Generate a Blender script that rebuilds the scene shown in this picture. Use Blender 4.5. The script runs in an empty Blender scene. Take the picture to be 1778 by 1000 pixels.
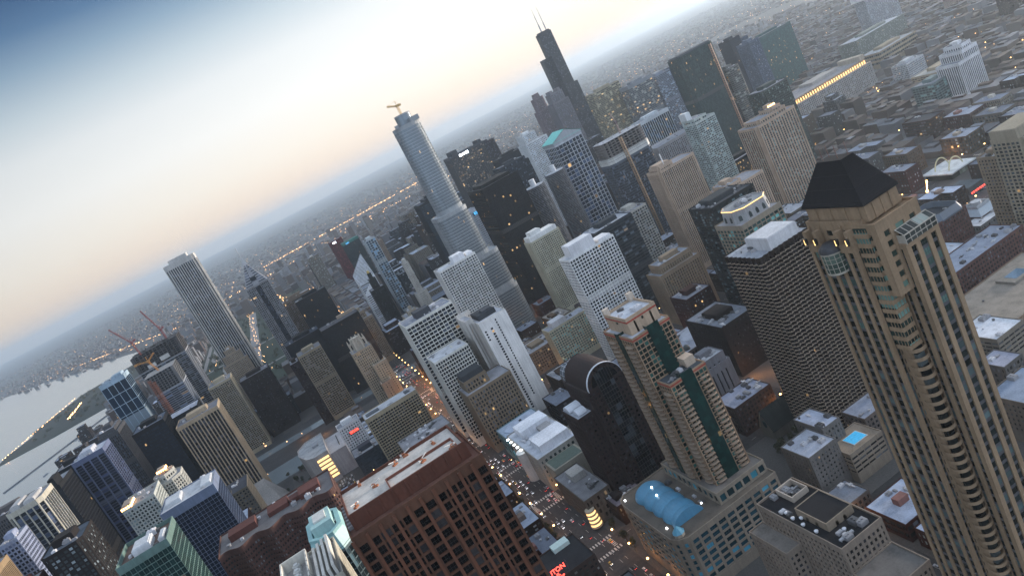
import bpy, math, random
from mathutils import Matrix, Vector
random.seed(7)
sc = bpy.context.scene
col = sc.collection
# ------------------------------------------------------------------ camera
CAMP = Vector((-10.0, -3.0, 320.0)); FPX = 1299.0
YAW, PITCH, ROLL = (math.radians(a) for a in (195.48, -12.94, -27.24))
FWD = Vector((math.sin(YAW)*math.cos(PITCH), math.cos(YAW)*math.cos(PITCH), math.sin(PITCH)))
_rt = Vector((math.cos(YAW), -math.sin(YAW), 0.0)); _up = _rt.cross(FWD)
RGT = math.cos(ROLL)*_rt + math.sin(ROLL)*_up
UPV = -math.sin(ROLL)*_rt + math.cos(ROLL)*_up
cam = bpy.data.objects.new('camera', bpy.data.cameras.new('camera')); col.objects.link(cam)
cam.matrix_world = Matrix(((RGT.x, UPV.x, -FWD.x, CAMP.x), (RGT.y, UPV.y, -FWD.y, CAMP.y), (RGT.z, UPV.z, -FWD.z, CAMP.z), (0, 0, 0, 1)))
cam.data.sensor_width = 36.0; cam.data.lens = 36.0*FPX/1778.0
cam.data.clip_start = 1.0; cam.data.clip_end = 150000.0
sc.camera = cam
def pix(x, y, z):                      # where a point falls in a 1778 x 1000 frame, used to leave out what the frame never shows
    d = Vector((x, y, z)) - CAMP; w = d.dot(FWD)
    if w < 1: return None
    return (889+FPX*d.dot(RGT)/w, 500-FPX*d.dot(UPV)/w, w)
def seen(x, y, z=0.0, m=60):
    q = pix(x, y, z)
    return q is not None and -m < q[0] < 1778+m and -m < q[1] < 1000+m
# ------------------------------------------------------------------ sky, sun, exposure
SUN_AZ, SUN_EL = math.radians(266.0), math.radians(5.0)
w = bpy.data.worlds.new("World"); sc.world = w; w.use_nodes = True
nt = w.node_tree
sky = nt.nodes.new('ShaderNodeTexSky'); sky.sky_type = 'NISHITA'; sky.sun_disc = False
sky.sun_elevation = SUN_EL; sky.sun_rotation = SUN_AZ
sky.altitude = 300; sky.air_density = 1.0; sky.dust_density = 2.0; sky.ozone_density = 2.0
bg = nt.nodes['Background']; bg.inputs['Strength'].default_value = 1.0
def _n(t, **k):
    n = nt.nodes.new(t)
    for a, v in k.items(): setattr(n, a, v)
    return n
def _map(src, a, b, c, d):
    n = _n('ShaderNodeMapRange'); n.clamp = True
    for i, v in enumerate((a, b, c, d)): n.inputs[i+1].default_value = v
    nt.links.new(src, n.inputs[0]); return n.outputs[0]
def _mix(f, a, b, mode='MIX'):
    n = _n('ShaderNodeMix', data_type='RGBA', blend_type=mode)
    for i, v in ((0, f), (6, a), (7, b)):
        if isinstance(v, float): n.inputs[i].default_value = v
        elif isinstance(v, tuple): n.inputs[i].default_value = (*v, 1)
        else: nt.links.new(v, n.inputs[i])
    return n.outputs[2]
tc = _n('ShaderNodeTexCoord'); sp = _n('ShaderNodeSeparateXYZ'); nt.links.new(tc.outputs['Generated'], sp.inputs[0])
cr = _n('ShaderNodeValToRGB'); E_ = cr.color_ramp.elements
stops = [(0.0, (.62, .56, .54)), (.10, (.86, .71, .60)), (.16, (.98, .80, .64)), (.23, (.97, .88, .77)), (.34, (.94, .92, .88)), (.448, (.82, .835, .83)), (.53, (.58, .655, .70)), (.62, (.28, .39, .50)), (.69, (.10, .19, .33)), (.76, (.034, .09, .21)), (.85, (.10, .2, .4)), (1.0, (.62, .74, .9))]  # last stop lies above the frame, brightened to light the city
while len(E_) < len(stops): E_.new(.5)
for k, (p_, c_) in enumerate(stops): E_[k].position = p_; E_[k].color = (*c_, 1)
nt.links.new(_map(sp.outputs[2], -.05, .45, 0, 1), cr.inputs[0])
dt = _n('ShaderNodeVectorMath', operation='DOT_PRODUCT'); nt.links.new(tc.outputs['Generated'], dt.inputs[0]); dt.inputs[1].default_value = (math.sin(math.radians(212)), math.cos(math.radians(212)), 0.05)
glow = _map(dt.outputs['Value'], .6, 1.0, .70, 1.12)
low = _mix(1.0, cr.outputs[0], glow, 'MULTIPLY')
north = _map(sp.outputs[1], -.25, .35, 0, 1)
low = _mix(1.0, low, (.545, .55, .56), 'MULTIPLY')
dome = _mix(north, low, (.46, .55, .70))  # unseen northern sky, set brighter by hand to light the north faces
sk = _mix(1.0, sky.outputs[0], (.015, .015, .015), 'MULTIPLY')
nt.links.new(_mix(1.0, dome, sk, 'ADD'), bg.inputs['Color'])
sl = bpy.data.lights.new('sun', 'SUN'); sl.energy = 5.0; sl.angle = math.radians(14); sl.color = (1.0, 0.87, 0.74)
so = bpy.data.objects.new('sun', sl); col.objects.link(so)
so.rotation_euler = Vector((-math.sin(SUN_AZ)*math.cos(SUN_EL), -math.cos(SUN_AZ)*math.cos(SUN_EL), -math.sin(SUN_EL))).to_track_quat('-Z', 'Y').to_euler()
sc.view_settings.view_transform = 'Standard'; sc.view_settings.look = 'None'
sc.view_settings.exposure = 0.95; sc.view_settings.gamma = 1.0
sc.render.engine = 'CYCLES'
sc.cycles.use_denoising = True
try: sc.cycles.denoiser = 'OPENIMAGEDENOISE'
except Exception: pass
sc.cycles.max_bounces = 8; sc.cycles.diffuse_bounces = 2; sc.cycles.glossy_bounces = 2; sc.cycles.transmission_bounces = 2; sc.cycles.volume_bounces = 6
sc.cycles.sample_clamp_indirect = 4.0
# ------------------------------------------------------------------ materials
def nodes(name):
    m = bpy.data.materials.new(name); m.use_nodes = True
    return m, m.node_tree, m.node_tree.nodes['Principled BSDF'], m.node_tree.nodes.new, m.node_tree.links.new
def mathn(N, L, op, a, b=None):
    n = N('ShaderNodeMath'); n.operation = op
    for i, v in enumerate((a, b)):
        if v is None: continue
        if isinstance(v, (int, float)): n.inputs[i].default_value = v
        else: L(v, n.inputs[i])
    return n.outputs[0]
def mixc(N, L, f, a, b, mode='MIX'):
    n = N('ShaderNodeMix'); n.data_type = 'RGBA'; n.blend_type = mode
    for i, v in ((0, f), (6, a), (7, b)):
        if isinstance(v, (int, float)): n.inputs[i].default_value = v
        elif isinstance(v, tuple): n.inputs[i].default_value = (*v, 1) if len(v) == 3 else v
        else: L(v, n.inputs[i])
    return n.outputs[2]
def ramp(N, L, f, *stops):
    n = N('ShaderNodeValToRGB'); e = n.color_ramp.elements
    while len(e) < len(stops): e.new(0.5)
    for k, (p, c) in enumerate(stops): e[k].position = p; e[k].color = (*c, 1)
    L(f, n.inputs[0]); return n.outputs[0]
def noise(N, L, scale, det=3.0, vec=None, stretch=None):
    n = N('ShaderNodeTexNoise'); n.inputs['Scale'].default_value = scale; n.inputs['Detail'].default_value = det
    if vec is None: vec = N('ShaderNodeTexCoord').outputs['Object']
    if stretch:
        mp = N('ShaderNodeMapping'); mp.inputs['Scale'].default_value = stretch; L(vec, mp.inputs[0]); vec = mp.outputs[0]
    L(vec, n.inputs['Vector']); return n.outputs['Fac']
def wall_material(name, rough, spec=0.4, amp=0.28):
    m, t, p, N, L = nodes(name)
    c = N('ShaderNodeObjectInfo').outputs['Color']
    a = noise(N, L, 0.045, 4.0); s = noise(N, L, 1.0, 3.0, stretch=(0.55, 0.55, 0.035)); g = noise(N, L, 0.9, 2.0)
    f = mathn(N, L, 'ADD', mathn(N, L, 'MULTIPLY', a, 0.45), mathn(N, L, 'ADD', mathn(N, L, 'MULTIPLY', s, 0.35), mathn(N, L, 'MULTIPLY', g, 0.2)))
    k = ramp(N, L, f, (0.32, (1-amp*1.25,)*3), (0.68, (1+amp*0.9,)*3))
    L(mixc(N, L, 1.0, c, k, 'MULTIPLY'), p.inputs['Base Color'])
    p.inputs['Roughness'].default_value = rough; p.inputs['Specular IOR Level'].default_value = spec
    return m
M = {}
M['wall'] = wall_material('masonry', 0.85, 0.3)
M['metal'] = wall_material('painted_metal', 0.45, 0.5, 0.15)
def glass_material(name, metal, rough, lo, hi, vv=4.2):
    m, t, p, N, L = nodes(name)
    oi = N('ShaderNodeObjectInfo')
    uv = N('ShaderNodeUVMap').outputs[0]
    fl = N('ShaderNodeVectorMath'); fl.operation = 'FLOOR'; L(uv, fl.inputs[0])
    cx = N('ShaderNodeCombineXYZ'); sx = N('ShaderNodeSeparateXYZ'); L(fl.outputs[0], sx.inputs[0])
    L(sx.outputs[0], cx.inputs[0]); L(sx.outputs[1], cx.inputs[1]); L(mathn(N, L, 'MULTIPLY', oi.outputs['Random'], 917.0), cx.inputs[2])
    wn = N('ShaderNodeTexWhiteNoise'); wn.noise_dimensions = '3D'; L(cx.outputs[0], wn.inputs['Vector'])
    # clusters of lit floors
    mp = N('ShaderNodeMapping'); mp.inputs['Scale'].default_value = (0.09, 0.8, 1.0); L(cx.outputs[0], mp.inputs[0])
    cl = N('ShaderNodeTexNoise'); cl.inputs['Scale'].default_value = 1.0; cl.inputs['Detail'].default_value = 1.0; L(mp.outputs[0], cl.inputs['Vector'])
    thr = mathn(N, L, 'MULTIPLY', oi.outputs['Alpha'], ramp(N, L, cl.outputs['Fac'], (0.42, (0.05,)*3), (0.7, (1.4,)*3)))
    lit = mathn(N, L, 'LESS_THAN', wn.outputs['Value'], thr)
    cs = N('ShaderNodeSeparateColor'); L(wn.outputs['Color'], cs.inputs[0])
    tint = mixc(N, L, 1.0, oi.outputs['Color'], ramp(N, L, cs.outputs[1], (0.0, (lo,)*3), (0.78, (hi,)*3), (0.8, (hi*(1+(vv-1)*.4),)*3), (1.0, (hi*vv,)*3)), 'MULTIPLY')
    L(tint, p.inputs['Base Color'])
    p.inputs['Specular IOR Level'].default_value = .22; p.inputs['Metallic'].default_value = metal; p.inputs['Roughness'].default_value = rough; p.inputs['IOR'].default_value = 1.5
    L(ramp(N, L, cs.outputs[0], (0.0, (1.0, 0.62, 0.26)), (0.55, (1.0, 0.78, 0.45)), (1.0, (1.0, 0.93, 0.78))), p.inputs['Emission Color'])
    L(mathn(N, L, 'MULTIPLY', lit, mathn(N, L, 'ADD', 0.08, mathn(N, L, 'MULTIPLY', mathn(N, L, 'POWER', cs.outputs[2], 3.0), 0.65))), p.inputs['Emission Strength'])
    m.cycles.emission_sampling = 'NONE'
    return m
M['glass'] = glass_material('window_glass', 0.0, 0.12, 0.3, 1.2, 5.5)
M['mirror'] = glass_material('mirror_glass', 0.6, 0.25, 0.9, 1.05, 1.1)
M['plain'] = glass_material('plain_window_glass', 0.0, 0.12, 0.7, 1.15, 1.3)
def roof_material():
    m, t, p, N, L = nodes('roofing')
    c = N('ShaderNodeObjectInfo').outputs['Color']
    a = noise(N, L, 0.12, 5.0); b = noise(N, L, 0.9, 3.0)
    f = mathn(N, L, 'ADD', mathn(N, L, 'MULTIPLY', a, 0.65), mathn(N, L, 'MULTIPLY', b, 0.35))
    L(mixc(N, L, 1.0, c, ramp(N, L, f, (0.34, (0.62,)*3), (0.5, (0.9,)*3), (0.66, (1.08,)*3)), 'MULTIPLY'), p.inputs['Base Color'])
    p.inputs['Roughness'].default_value = 0.9; p.inputs['Specular IOR Level'].default_value = 0.2
    return m
M['roof'] = roof_material()
def flat(name, c, rough=0.8, metal=0.0, emit=0.0, spec=0.4):
    m, t, p, N, L = nodes(name)
    g = noise(N, L, 0.7, 3.0)
    L(mixc(N, L, 1.0, (*c, 1), ramp(N, L, g, (0.3, (0.8,)*3), (0.7, (1.15,)*3)), 'MULTIPLY'), p.inputs['Base Color'])
    p.inputs['Roughness'].default_value = rough; p.inputs['Specular IOR Level'].default_value = .22; p.inputs['Metallic'].default_value = metal; p.inputs['Specular IOR Level'].default_value = spec
    if emit:
        p.inputs['Emission Color'].default_value = (*c, 1); p.inputs['Emission Strength'].default_value = emit
        m.cycles.emission_sampling = 'NONE'
    return m
M['lampglow'] = flat('lamp_glow', (1.0, 0.52, 0.16), emit=9.0)
M['farglow'] = flat('far_lamp_glow', (1.0, 0.62, 0.28), emit=5.0)
M['whiteglow'] = flat('white_glow', (0.9, 0.95, 1.0), emit=4.0)
M['warmglow'] = flat('warm_glow', (1.0, 0.60, 0.22), emit=1.1)
M['redglow'] = flat('red_glow', (1.0, 0.06, 0.04), emit=3.0)
M['cyanglow'] = flat('cyan_glow', (0.1, 0.5, 0.9), emit=.7)
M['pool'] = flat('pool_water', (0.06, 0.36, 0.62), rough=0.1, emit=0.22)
M['leaf'] = None
# ------------------------------------------------------------------ mesh builder
class MB:
    def __init__(s): s.v = []; s.f = []; s.m = []; s.uv = []
    def face(s, pts, mi=0, uv=None):
        n = len(s.v); s.v.extend(pts); s.f.append(tuple(range(n, n+len(pts)))); s.m.append(mi)
        s.uv.extend(uv if uv else [(p[0]*.2, p[2]*.2) for p in pts])
    def box(s, x0, x1, y0, y1, z0, z1, mi=0, bottom=True):
        if x0 > x1: x0, x1 = x1, x0
        if y0 > y1: y0, y1 = y1, y0
        a, b, c, d = (x0, y0, z0), (x1, y0, z0), (x1, y1, z0), (x0, y1, z0)
        e, f, g, h = (x0, y0, z1), (x1, y0, z1), (x1, y1, z1), (x0, y1, z1)
        for q in ((e, f, g, h), (a, b, f, e), (b, c, g, f), (c, d, h, g), (d, a, e, h)): s.face(q, mi)
        if bottom: s.face((d, c, b, a), mi)
    def prism(s, o, z0, z1, mi=0, top=True, bottom=True):
        n = len(o)
        for i in range(n):
            p, q = o[i], o[(i+1) % n]
            s.face(((p[0], p[1], z0), (q[0], q[1], z0), (q[0], q[1], z1), (p[0], p[1], z1)), mi)
        if top: s.face([(p[0], p[1], z1) for p in o], mi)
        if bottom: s.face([(p[0], p[1], z0) for p in reversed(o)], mi)
    def loft(s, o0, z0, o1, z1, mi=0, top=True):
        n = len(o0)
        for i in range(n):
            j = (i+1) % n
            s.face(((o0[i][0], o0[i][1], z0), (o0[j][0], o0[j][1], z0), (o1[j][0], o1[j][1], z1), (o1[i][0], o1[i][1], z1)), mi)
        if top: s.face([(p[0], p[1], z1) for p in o1], mi)
    def ring(s, o, i_, z0, z1, mi=0):
        n = len(o)
        for k in range(n):
            j = (k+1) % n; a, b, c, d = o[k], o[j], i_[k], i_[j]
            s.face(((*a, z0), (*b, z0), (*b, z1), (*a, z1)), mi)
            s.face(((*d, z0), (*c, z0), (*c, z1), (*d, z1)), mi)
            s.face(((*a, z1), (*b, z1), (*d, z1), (*c, z1)), mi)
    def bar(s, a, b, r, mi=0, n=4):
        a, b = Vector(a), Vector(b); d = (b-a).normalized()
        u = d.orthogonal().normalized(); v = d.cross(u)
        A = [tuple(a+u*r*math.cos(t)+v*r*math.sin(t)) for t in (math.tau*k/n+.4 for k in range(n))]
        B = [tuple(b+u*r*math.cos(t)+v*r*math.sin(t)) for t in (math.tau*k/n+.4 for k in range(n))]
        for k in range(n): s.face((A[k], A[(k+1) % n], B[(k+1) % n], B[k]), mi)
        s.face(B, mi); s.face(A[::-1], mi)
    def build(s, name, mats, parent=None, color=None, kind=None, smooth=False):
        me = bpy.data.meshes.new(name); me.from_pydata(s.v, [], s.f)
        if not isinstance(mats, (list, tuple)): mats = [mats]
        for m in mats: me.materials.append(m)
        if len(mats) > 1: me.polygons.foreach_set('material_index', s.m)
        uvl = me.uv_layers.new(name='UVMap'); uvl.data.foreach_set('uv', [c for p in s.uv for c in p])
        if smooth: me.polygons.foreach_set('use_smooth', [True]*len(s.f))
        me.update()
        o = bpy.data.objects.new(name, me); col.objects.link(o)
        if parent: o.parent = parent
        if color: o.color = color if len(color) == 4 else (*color, 1)
        if kind: o['kind'] = kind
        return o
def thing(name, label, cat, loc=(0, 0, 0), group=None):
    o = bpy.data.objects.new(name, None); col.objects.link(o); o.location = loc; o.empty_display_size = 1
    o['label'] = label; o['category'] = cat
    if group: o['group'] = group
    return o
def tag(o, label, cat, group=None):
    o['label'] = label; o['category'] = cat
    if group: o['group'] = group
    return o
def copyob(o, parent=None, loc=None):
    c = o.copy(); col.objects.link(c); c.parent = parent
    if loc is not None: c.location = loc
    return c
# ------------------------------------------------------------------ outlines (counter-clockwise lists of x, y)
def rect(x0, x1, y0, y1): return [(min(x0, x1), min(y0, y1)), (max(x0, x1), min(y0, y1)), (max(x0, x1), max(y0, y1)), (min(x0, x1), max(y0, y1))]
def chamfer(x0, x1, y0, y1, c):
    x0, x1 = min(x0, x1), max(x0, x1); y0, y1 = min(y0, y1), max(y0, y1)
    return [(x0+c, y0), (x1-c, y0), (x1, y0+c), (x1, y1-c), (x1-c, y1), (x0+c, y1), (x0, y1-c), (x0, y0+c)]
def notch(x0, x1, y0, y1, c):
    x0, x1 = min(x0, x1), max(x0, x1); y0, y1 = min(y0, y1), max(y0, y1)
    return [(x0+c, y0), (x1-c, y0), (x1-c, y0+c), (x1, y0+c), (x1, y1-c), (x1-c, y1-c), (x1-c, y1), (x0+c, y1), (x0+c, y1-c), (x0, y1-c), (x0, y0+c), (x0+c, y0+c)]
def ngon(cx, cy, r, n, ry=None, a0=0.0): return [(cx+r*math.cos(a0+math.tau*k/n), cy+(ry or r)*math.sin(a0+math.tau*k/n)) for k in range(n)]
def stadium(x0, x1, y0, y1, n=7):
    x0, x1 = min(x0, x1), max(x0, x1); y0, y1 = min(y0, y1), max(y0, y1); r = (y1-y0)/2*0.98; cy = (y0+y1)/2
    return [(x1-r+r*math.cos(t), cy+r*math.sin(t)) for t in (-math.pi/2+math.pi*k/n for k in range(n+1))] + [(x0+r-r*math.cos(t), cy-r*math.sin(t)) for t in (-math.pi/2+math.pi*k/n for k in range(n+1))]
def offset(o, d):                      # d > 0 grows the outline
    n = len(o); R = []
    for i in range(n):
        p, q, r = o[i-1], o[i], o[(i+1) % n]
        e1 = Vector((q[0]-p[0], q[1]-p[1])).normalized(); e2 = Vector((r[0]-q[0], r[1]-q[1])).normalized()
        n1 = Vector((e1.y, -e1.x)); n2 = Vector((e2.y, -e2.x)); b = n1+n2
        k = d/max(0.35, (1+n1.dot(n2)))
        R.append((q[0]+b.x*k, q[1]+b.y*k))
    return R
# ------------------------------------------------------------------ facades
ST = dict(  # bw bay width, pw pier width, fh floor height, sh spandrel height, rd recess of the glass, pp pier behind the face, sp spandrel behind the face, top band, base band
    grid=dict(bw=3.2, pw=0.8, fh=3.6, sh=1.3, rd=0.7, pp=0.0, sp=0.12, top=2.0, base=6),
    deepgrid=dict(bw=3.6, pw=0.75, fh=3.4, sh=0.9, rd=1.2, pp=0.0, sp=0.1, top=3.0, base=6),
    vert=dict(bw=3.0, pw=1.2, fh=3.9, sh=1.2, rd=0.9, pp=0.0, sp=0.7, top=4.0, base=9),
    bigvert=dict(bw=5.5, pw=1.6, fh=3.9, sh=1.2, rd=0.8, pp=0.0, sp=0.65, top=4.0, base=9),
    stone=dict(bw=3.0, pw=1.7, fh=3.6, sh=1.8, rd=0.45, pp=0.0, sp=0.1, top=2.5, base=7),
    horiz=dict(bw=6.0, pw=0.5, fh=3.7, sh=1.7, rd=0.5, pp=0.12, sp=0.0, top=2.5, base=6),
    slabs=dict(bw=5.0, pw=0.5, fh=3.2, sh=0.75, rd=1.6, pp=1.2, sp=0.0, top=2.0, base=6),
    curtain=dict(bw=1.9, pw=0.16, fh=3.9, sh=0.5, rd=0.2, pp=0.0, sp=0.12, top=1.5, base=6),
    darkbox=dict(bw=2.2, pw=0.35, fh=3.9, sh=1.1, rd=0.35, pp=0.0, sp=0.2, top=4.0, base=8),
    brick=dict(bw=3.4, pw=1.5, fh=3.9, sh=1.7, rd=0.4, pp=0.0, sp=0.1, top=1.6, base=1.5),
    open=dict(bw=7.0, pw=0.9, fh=3.3, sh=0.45, rd=5.0, pp=0.6, sp=0.0, top=0.5, base=0.5),
)
def style(s, **k):
    d = dict(ST[s]); d.update(k); return d
def facade(wm, gm, o, z0, z1, st, cap=True, parapet=1.0, mi=0, sm=None):
    rd, fh = st['rd'], st['fh']; n = len(o)
    go = offset(o, -rd)
    zb, zt = z0+st['base'], z1-st['top']
    if zt-zb < fh: zb = z0+0.1; zt = max(z1-st['top'], zb+1)
    so_ = offset(o, -st['sp'])
    if st['base'] > 0.05: wm.prism(offset(o, 0.004), z0, zb, mi, top=True, bottom=False)
    wm.prism(offset(o, 0.006), zt, z1, mi, top=cap)
    if parapet: wm.ring(offset(o, 0.05), offset(o, -0.45), z1-0.3, z1+parapet, mi)
    nf = max(1, int(round((zt-zb)/fh))); f = (zt-zb)/nf
    if st['sh'] > 0:
        for k in range(nf):
            (sm or wm).prism(so_, zb+k*f, zb+k*f+min(st['sh'], f*.85), mi)
    for i in range(n):
        p, q = Vector(o[i]), Vector(o[(i+1) % n]); e = q-p; Lh = e.length
        if Lh < 0.2: continue
        t = e/Lh; nn = Vector((t.y, -t.x)); nb = max(1, int(round(Lh/st['bw'])))
        a, b = go[i], go[(i+1) % n]
        gm.face(((*a, zb), (*b, zb), (*b, zt), (*a, zt)), 0, [(100*i, 0), (100*i+nb, 0), (100*i+nb, nf), (100*i, nf)])
        if st['pw'] <= 0: continue
        pw = min(st['pw'], Lh*0.4); d0 = -(rd+0.05); d1 = -st['pp']
        if n > 16 and Lh < st['bw']*1.2: rng = (0,)
        else: rng = range(nb+1)
        for k in rng:
            s = Lh*k/nb; c0, c1 = s-pw/2, s+pw/2
            if k == 0: c0, c1 = 0.01, pw*st.get('cw', 1.0)
            elif k == nb: c0, c1 = Lh-pw*st.get('cw', 1.0), Lh-0.01
            P = [p+t*c0+nn*d0, p+t*c0+nn*d1, p+t*c1+nn*d1, p+t*c1+nn*d0]
            # faces of a pier: two returns and the front
            for u, v in ((0, 1), (1, 2), (2, 3)):
                wm.face(((P[v].x, P[v].y, zb), (P[u].x, P[u].y, zb), (P[u].x, P[u].y, zt), (P[v].x, P[v].y, zt)), mi)
    return nb, nf, zb, zt, f
pane_mesh = {}
def panes(parent, o, z0, z1, st, num, color, name='window', mat='glass'):
    """the panes nearest the camera, each an object of its own, with a thin frame of its own inside the opening"""
    ox, oy = parent.location.x, parent.location.y
    cand = []
    zb, zt = z0+st['base'], z1-st['top']; nf = max(1, int(round((zt-zb)/st['fh']))); f = (zt-zb)/nf
    for i in range(len(o)):
        p, q = Vector(o[i]), Vector(o[(i+1) % len(o)]); e = q-p; Lh = e.length
        if Lh < 2: continue
        t = e/Lh; nn = Vector((t.y, -t.x)); nb = max(1, int(round(Lh/st['bw'])))
        mid = (p+q)/2
        if (CAMP.x-ox-mid.x)*nn.x+(CAMP.y-oy-mid.y)*nn.y < 0: continue
        for b in range(nb):
            for k in range(nf):
                s = Lh*(b+.5)/nb; c = p+t*s-nn*(st['rd']-0.06); z = zb+f*k+st['sh']+(f-st['sh'])/2
                if not seen(c.x+ox, c.y+oy, z, -5): continue
                d = (Vector((c.x+ox, c.y+oy, z))-CAMP).length
                cand.append((d, c.x, c.y, z, math.atan2(t.y, t.x), Lh/nb-st['pw'], f-st['sh']))
    cand.sort(); 
    for d, x, y, z, a, wd, ht in cand[:num]:
        key = (round(wd, 1), round(ht, 1), mat)
        if key not in pane_mesh:
            b = MB(); b.face(((-wd/2, 0, -ht/2), (wd/2, 0, -ht/2), (wd/2, 0, ht/2), (-wd/2, 0, ht/2)), 0, [(.2, .2), (.8, .2), (.8, .8), (.2, .8)])
            nm = 3 if wd > 2.6 else 2
            for k in range(nm+1):
                xx = -wd/2+wd*k/nm; b.box(xx-.05, xx+.05, -.05, .02, -ht/2, ht/2, 1)
            b.box(-wd/2, wd/2, -.045, .015, -ht*.12-.05, -ht*.12+.05, 1)
            oo = b.build(name, [M[mat], M['metal']]); pane_mesh[key] = oo.data; bpy.data.objects.remove(oo)
        w_ = bpy.data.objects.new(name, pane_mesh[key]); col.objects.link(w_); w_.parent = parent
        w_.location = (x, y, z); w_.rotation_euler = (0, 0, a); w_.color = color
unit_mesh = []
def make_units():
    for k in range(4):
        b = MB()
        if k == 0: b.box(-2, 2, -1.2, 1.2, 0, 1.6); b.box(-1.6, -.3, -.9, .9, 1.6, 1.9); b.box(.3, 1.6, -.9, .9, 1.6, 1.9)
        elif k == 1: b.prism(ngon(0, 0, 1.1, 10), 0, 1.2); b.prism(ngon(0, 0, 1.35, 10), 1.2, 1.5)
        elif k == 2: b.box(-4, 4, -.6, .6, .6, 1.5); b.box(-3.6, -3.3, -.4, .4, 0, .6); b.box(3.3, 3.6, -.4, .4, 0, .6); b.box(-1, 1, -1.4, 1.4, .3, 2.0)
        else: b.box(-2.6, 2.6, -2.2, 2.2, 0, 2.6); b.box(-2.2, 2.2, -1.8, 1.8, 2.6, 2.75); b.prism(ngon(-1, 0, .8, 8), 2.75, 3.4); b.prism(ngon(1.1, 0, .8, 8), 2.75, 3.4)
        o = b.build('roof_unit', M['metal']); unit_mesh.append(o.data); bpy.data.objects.remove(o)
make_units()
def units(parent, x0, x1, y0, y1, z, n, rnd, big=1.0):
    for k in range(n):
        u = bpy.data.objects.new('roof_unit', unit_mesh[rnd.randrange(4)]); col.objects.link(u); u.parent = parent
        u.location = (rnd.uniform(x0, x1), rnd.uniform(y0, y1), z); u.rotation_euler = (0, 0, rnd.choice((0, math.pi/2)))
        s = rnd.uniform(.7, 1.25)*big; u.scale = (s, s, s); g = rnd.choice((.08, .25, .4, .55)); u.color = (g, g, g*1.04, 1)
CONC = (.36, .34, .30); WHITE = (.72, .72, .70); BEIGE = (.42, .34, .25); DARK = (.022, .022, .026); GREYR = (.25, .26, .29)
footprints = []
def deep(c): return tuple(min(.8, 1.1*a**1.65) for a in c)     # contrast curve put into the wall colours: whites stay white, tans and greys sit lower
def tower(label, x0, x1, yn, dep, h, sty='grid', wall=CONC, glass=(.03, .035, .04), lit=.03, roof=(.3, .31, .34), cat='tower', name='office_tower', shape=None, steps=(), pent=None, nunits=4, nwin=0, mirror=False, kw=None, wmat='wall', pentc=None, parapet=1.0, group=None, spc=None):
    """yn is the north face; the body runs dep to the south. steps: (inset west, east, north, south, top height) above the first body"""
    st = style(sty, **(kw or {}))
    x0, x1 = min(x0, x1), max(x0, x1); cx, cy = (x0+x1)/2, yn-dep/2
    rnd = random.Random(int(abs(cx*7+cy*13)))
    footprints.append((x0, x1, yn-dep, yn))
    t = thing(name, label, cat, (cx, cy, 0), group)
    hw, hd = (x1-x0)/2, dep/2
    wm, gm, rm = MB(), MB(), MB(); sm = MB() if spc else None
    def outl(a, b, c, d):
        r = (-hw+a, hw-b, -hd+d, hd-c)
        if shape == 'chamfer': return chamfer(*r, min(hw, hd)*.28)
        if shape == 'notch': return notch(*r, min(hw, hd)*.16)
        if shape == 'round': return stadium(*r)
        if shape == 'saw':
            n_ = max(2, int((r[1]-r[0])/4.6)); m_ = max(2, int((r[3]-r[2])/4.6)); q = [(r[0], r[2])]
            q += [(r[1]+(0.0 if k % 2 == 0 else 1.3), r[2]+(r[3]-r[2])*k/(2*m_)) for k in range(2*m_)]
            q += [(r[1]-(r[1]-r[0])*k/(2*n_), r[3]+(0.0 if k % 2 == 0 else 1.3)) for k in range(2*n_)]
            q += [(r[0], r[3])]
            return q
        if shape == 'oct': return chamfer(*r, min(hw, hd)*.55)
        if shape == 'oval': return ngon((r[0]+r[1])/2, (r[2]+r[3])/2, (r[1]-r[0])/2, 20, (r[3]-r[2])/2)
        return rect(*r)
    o = outl(0, 0, 0, 0); z = 0.0; zt = h if not steps else h
    facade(wm, gm, o, 0, h, st, parapet=parapet, sm=sm)
    rm.prism(offset(o, -.5), h+.05, h+.15)
    if nwin: panes(t, o, 0, h, st, nwin, (*glass, lit), mat='mirror' if mirror else ('plain' if sty in ('curtain', 'darkbox') else 'glass'))
    z = h
    for (a, b, c, d, ht) in steps:
        o = outl(a, b, c, d); st2 = dict(st); st2['base'] = 0.6
        facade(wm, gm, o, z, ht, st2, parapet=parapet, sm=sm); z = ht
        rm.prism(offset(o, -.5), z+.05, z+.15)
    wall = deep(wall)
    if spc: sm.build('spandrel', M[wmat], t, spc)
    if h > 95 and sty != 'slabs' and rnd.random() < .5:
        bm_ = MB(); zz = h*rnd.uniform(.35, .72); o_ = outl(0, 0, 0, 0); bm_.prism(offset(o_, -st['rd']*.45), zz, zz+st['fh']*1.7); bm_.build('plant_floor', M['metal'], t, tuple(a*.55+.01 for a in wall))
    wm.build('wall', M[wmat], t, wall); gm.build('window', M['mirror' if mirror else ('plain' if sty in ('curtain', 'darkbox') else 'glass')], t, (*glass, lit), 'stuff'); rm.build('roof', M['roof'], t, tuple(a*.85 for a in roof))
    x_0, x_1 = min(p[0] for p in o), max(p[0] for p in o); y_0, y_1 = min(p[1] for p in o), max(p[1] for p in o)
    ww, dd = x_1-x_0, y_1-y_0
    if pent is None: pent = [(.25, .75, .3, .7, 5)]
    for (a, b, c, d, ph) in pent:
        pm = MB(); pm.box(x_0+a*ww, x_0+b*ww, y_0+c*dd, y_0+d*dd, z+.1, z+ph); pm.box(x_0+a*ww+.6, x_0+b*ww-.6, y_0+c*dd+.6, y_0+d*dd-.6, z+ph, z+ph+.5)
        pm.build('penthouse', M['wall'], t, pentc or wall)
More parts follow.
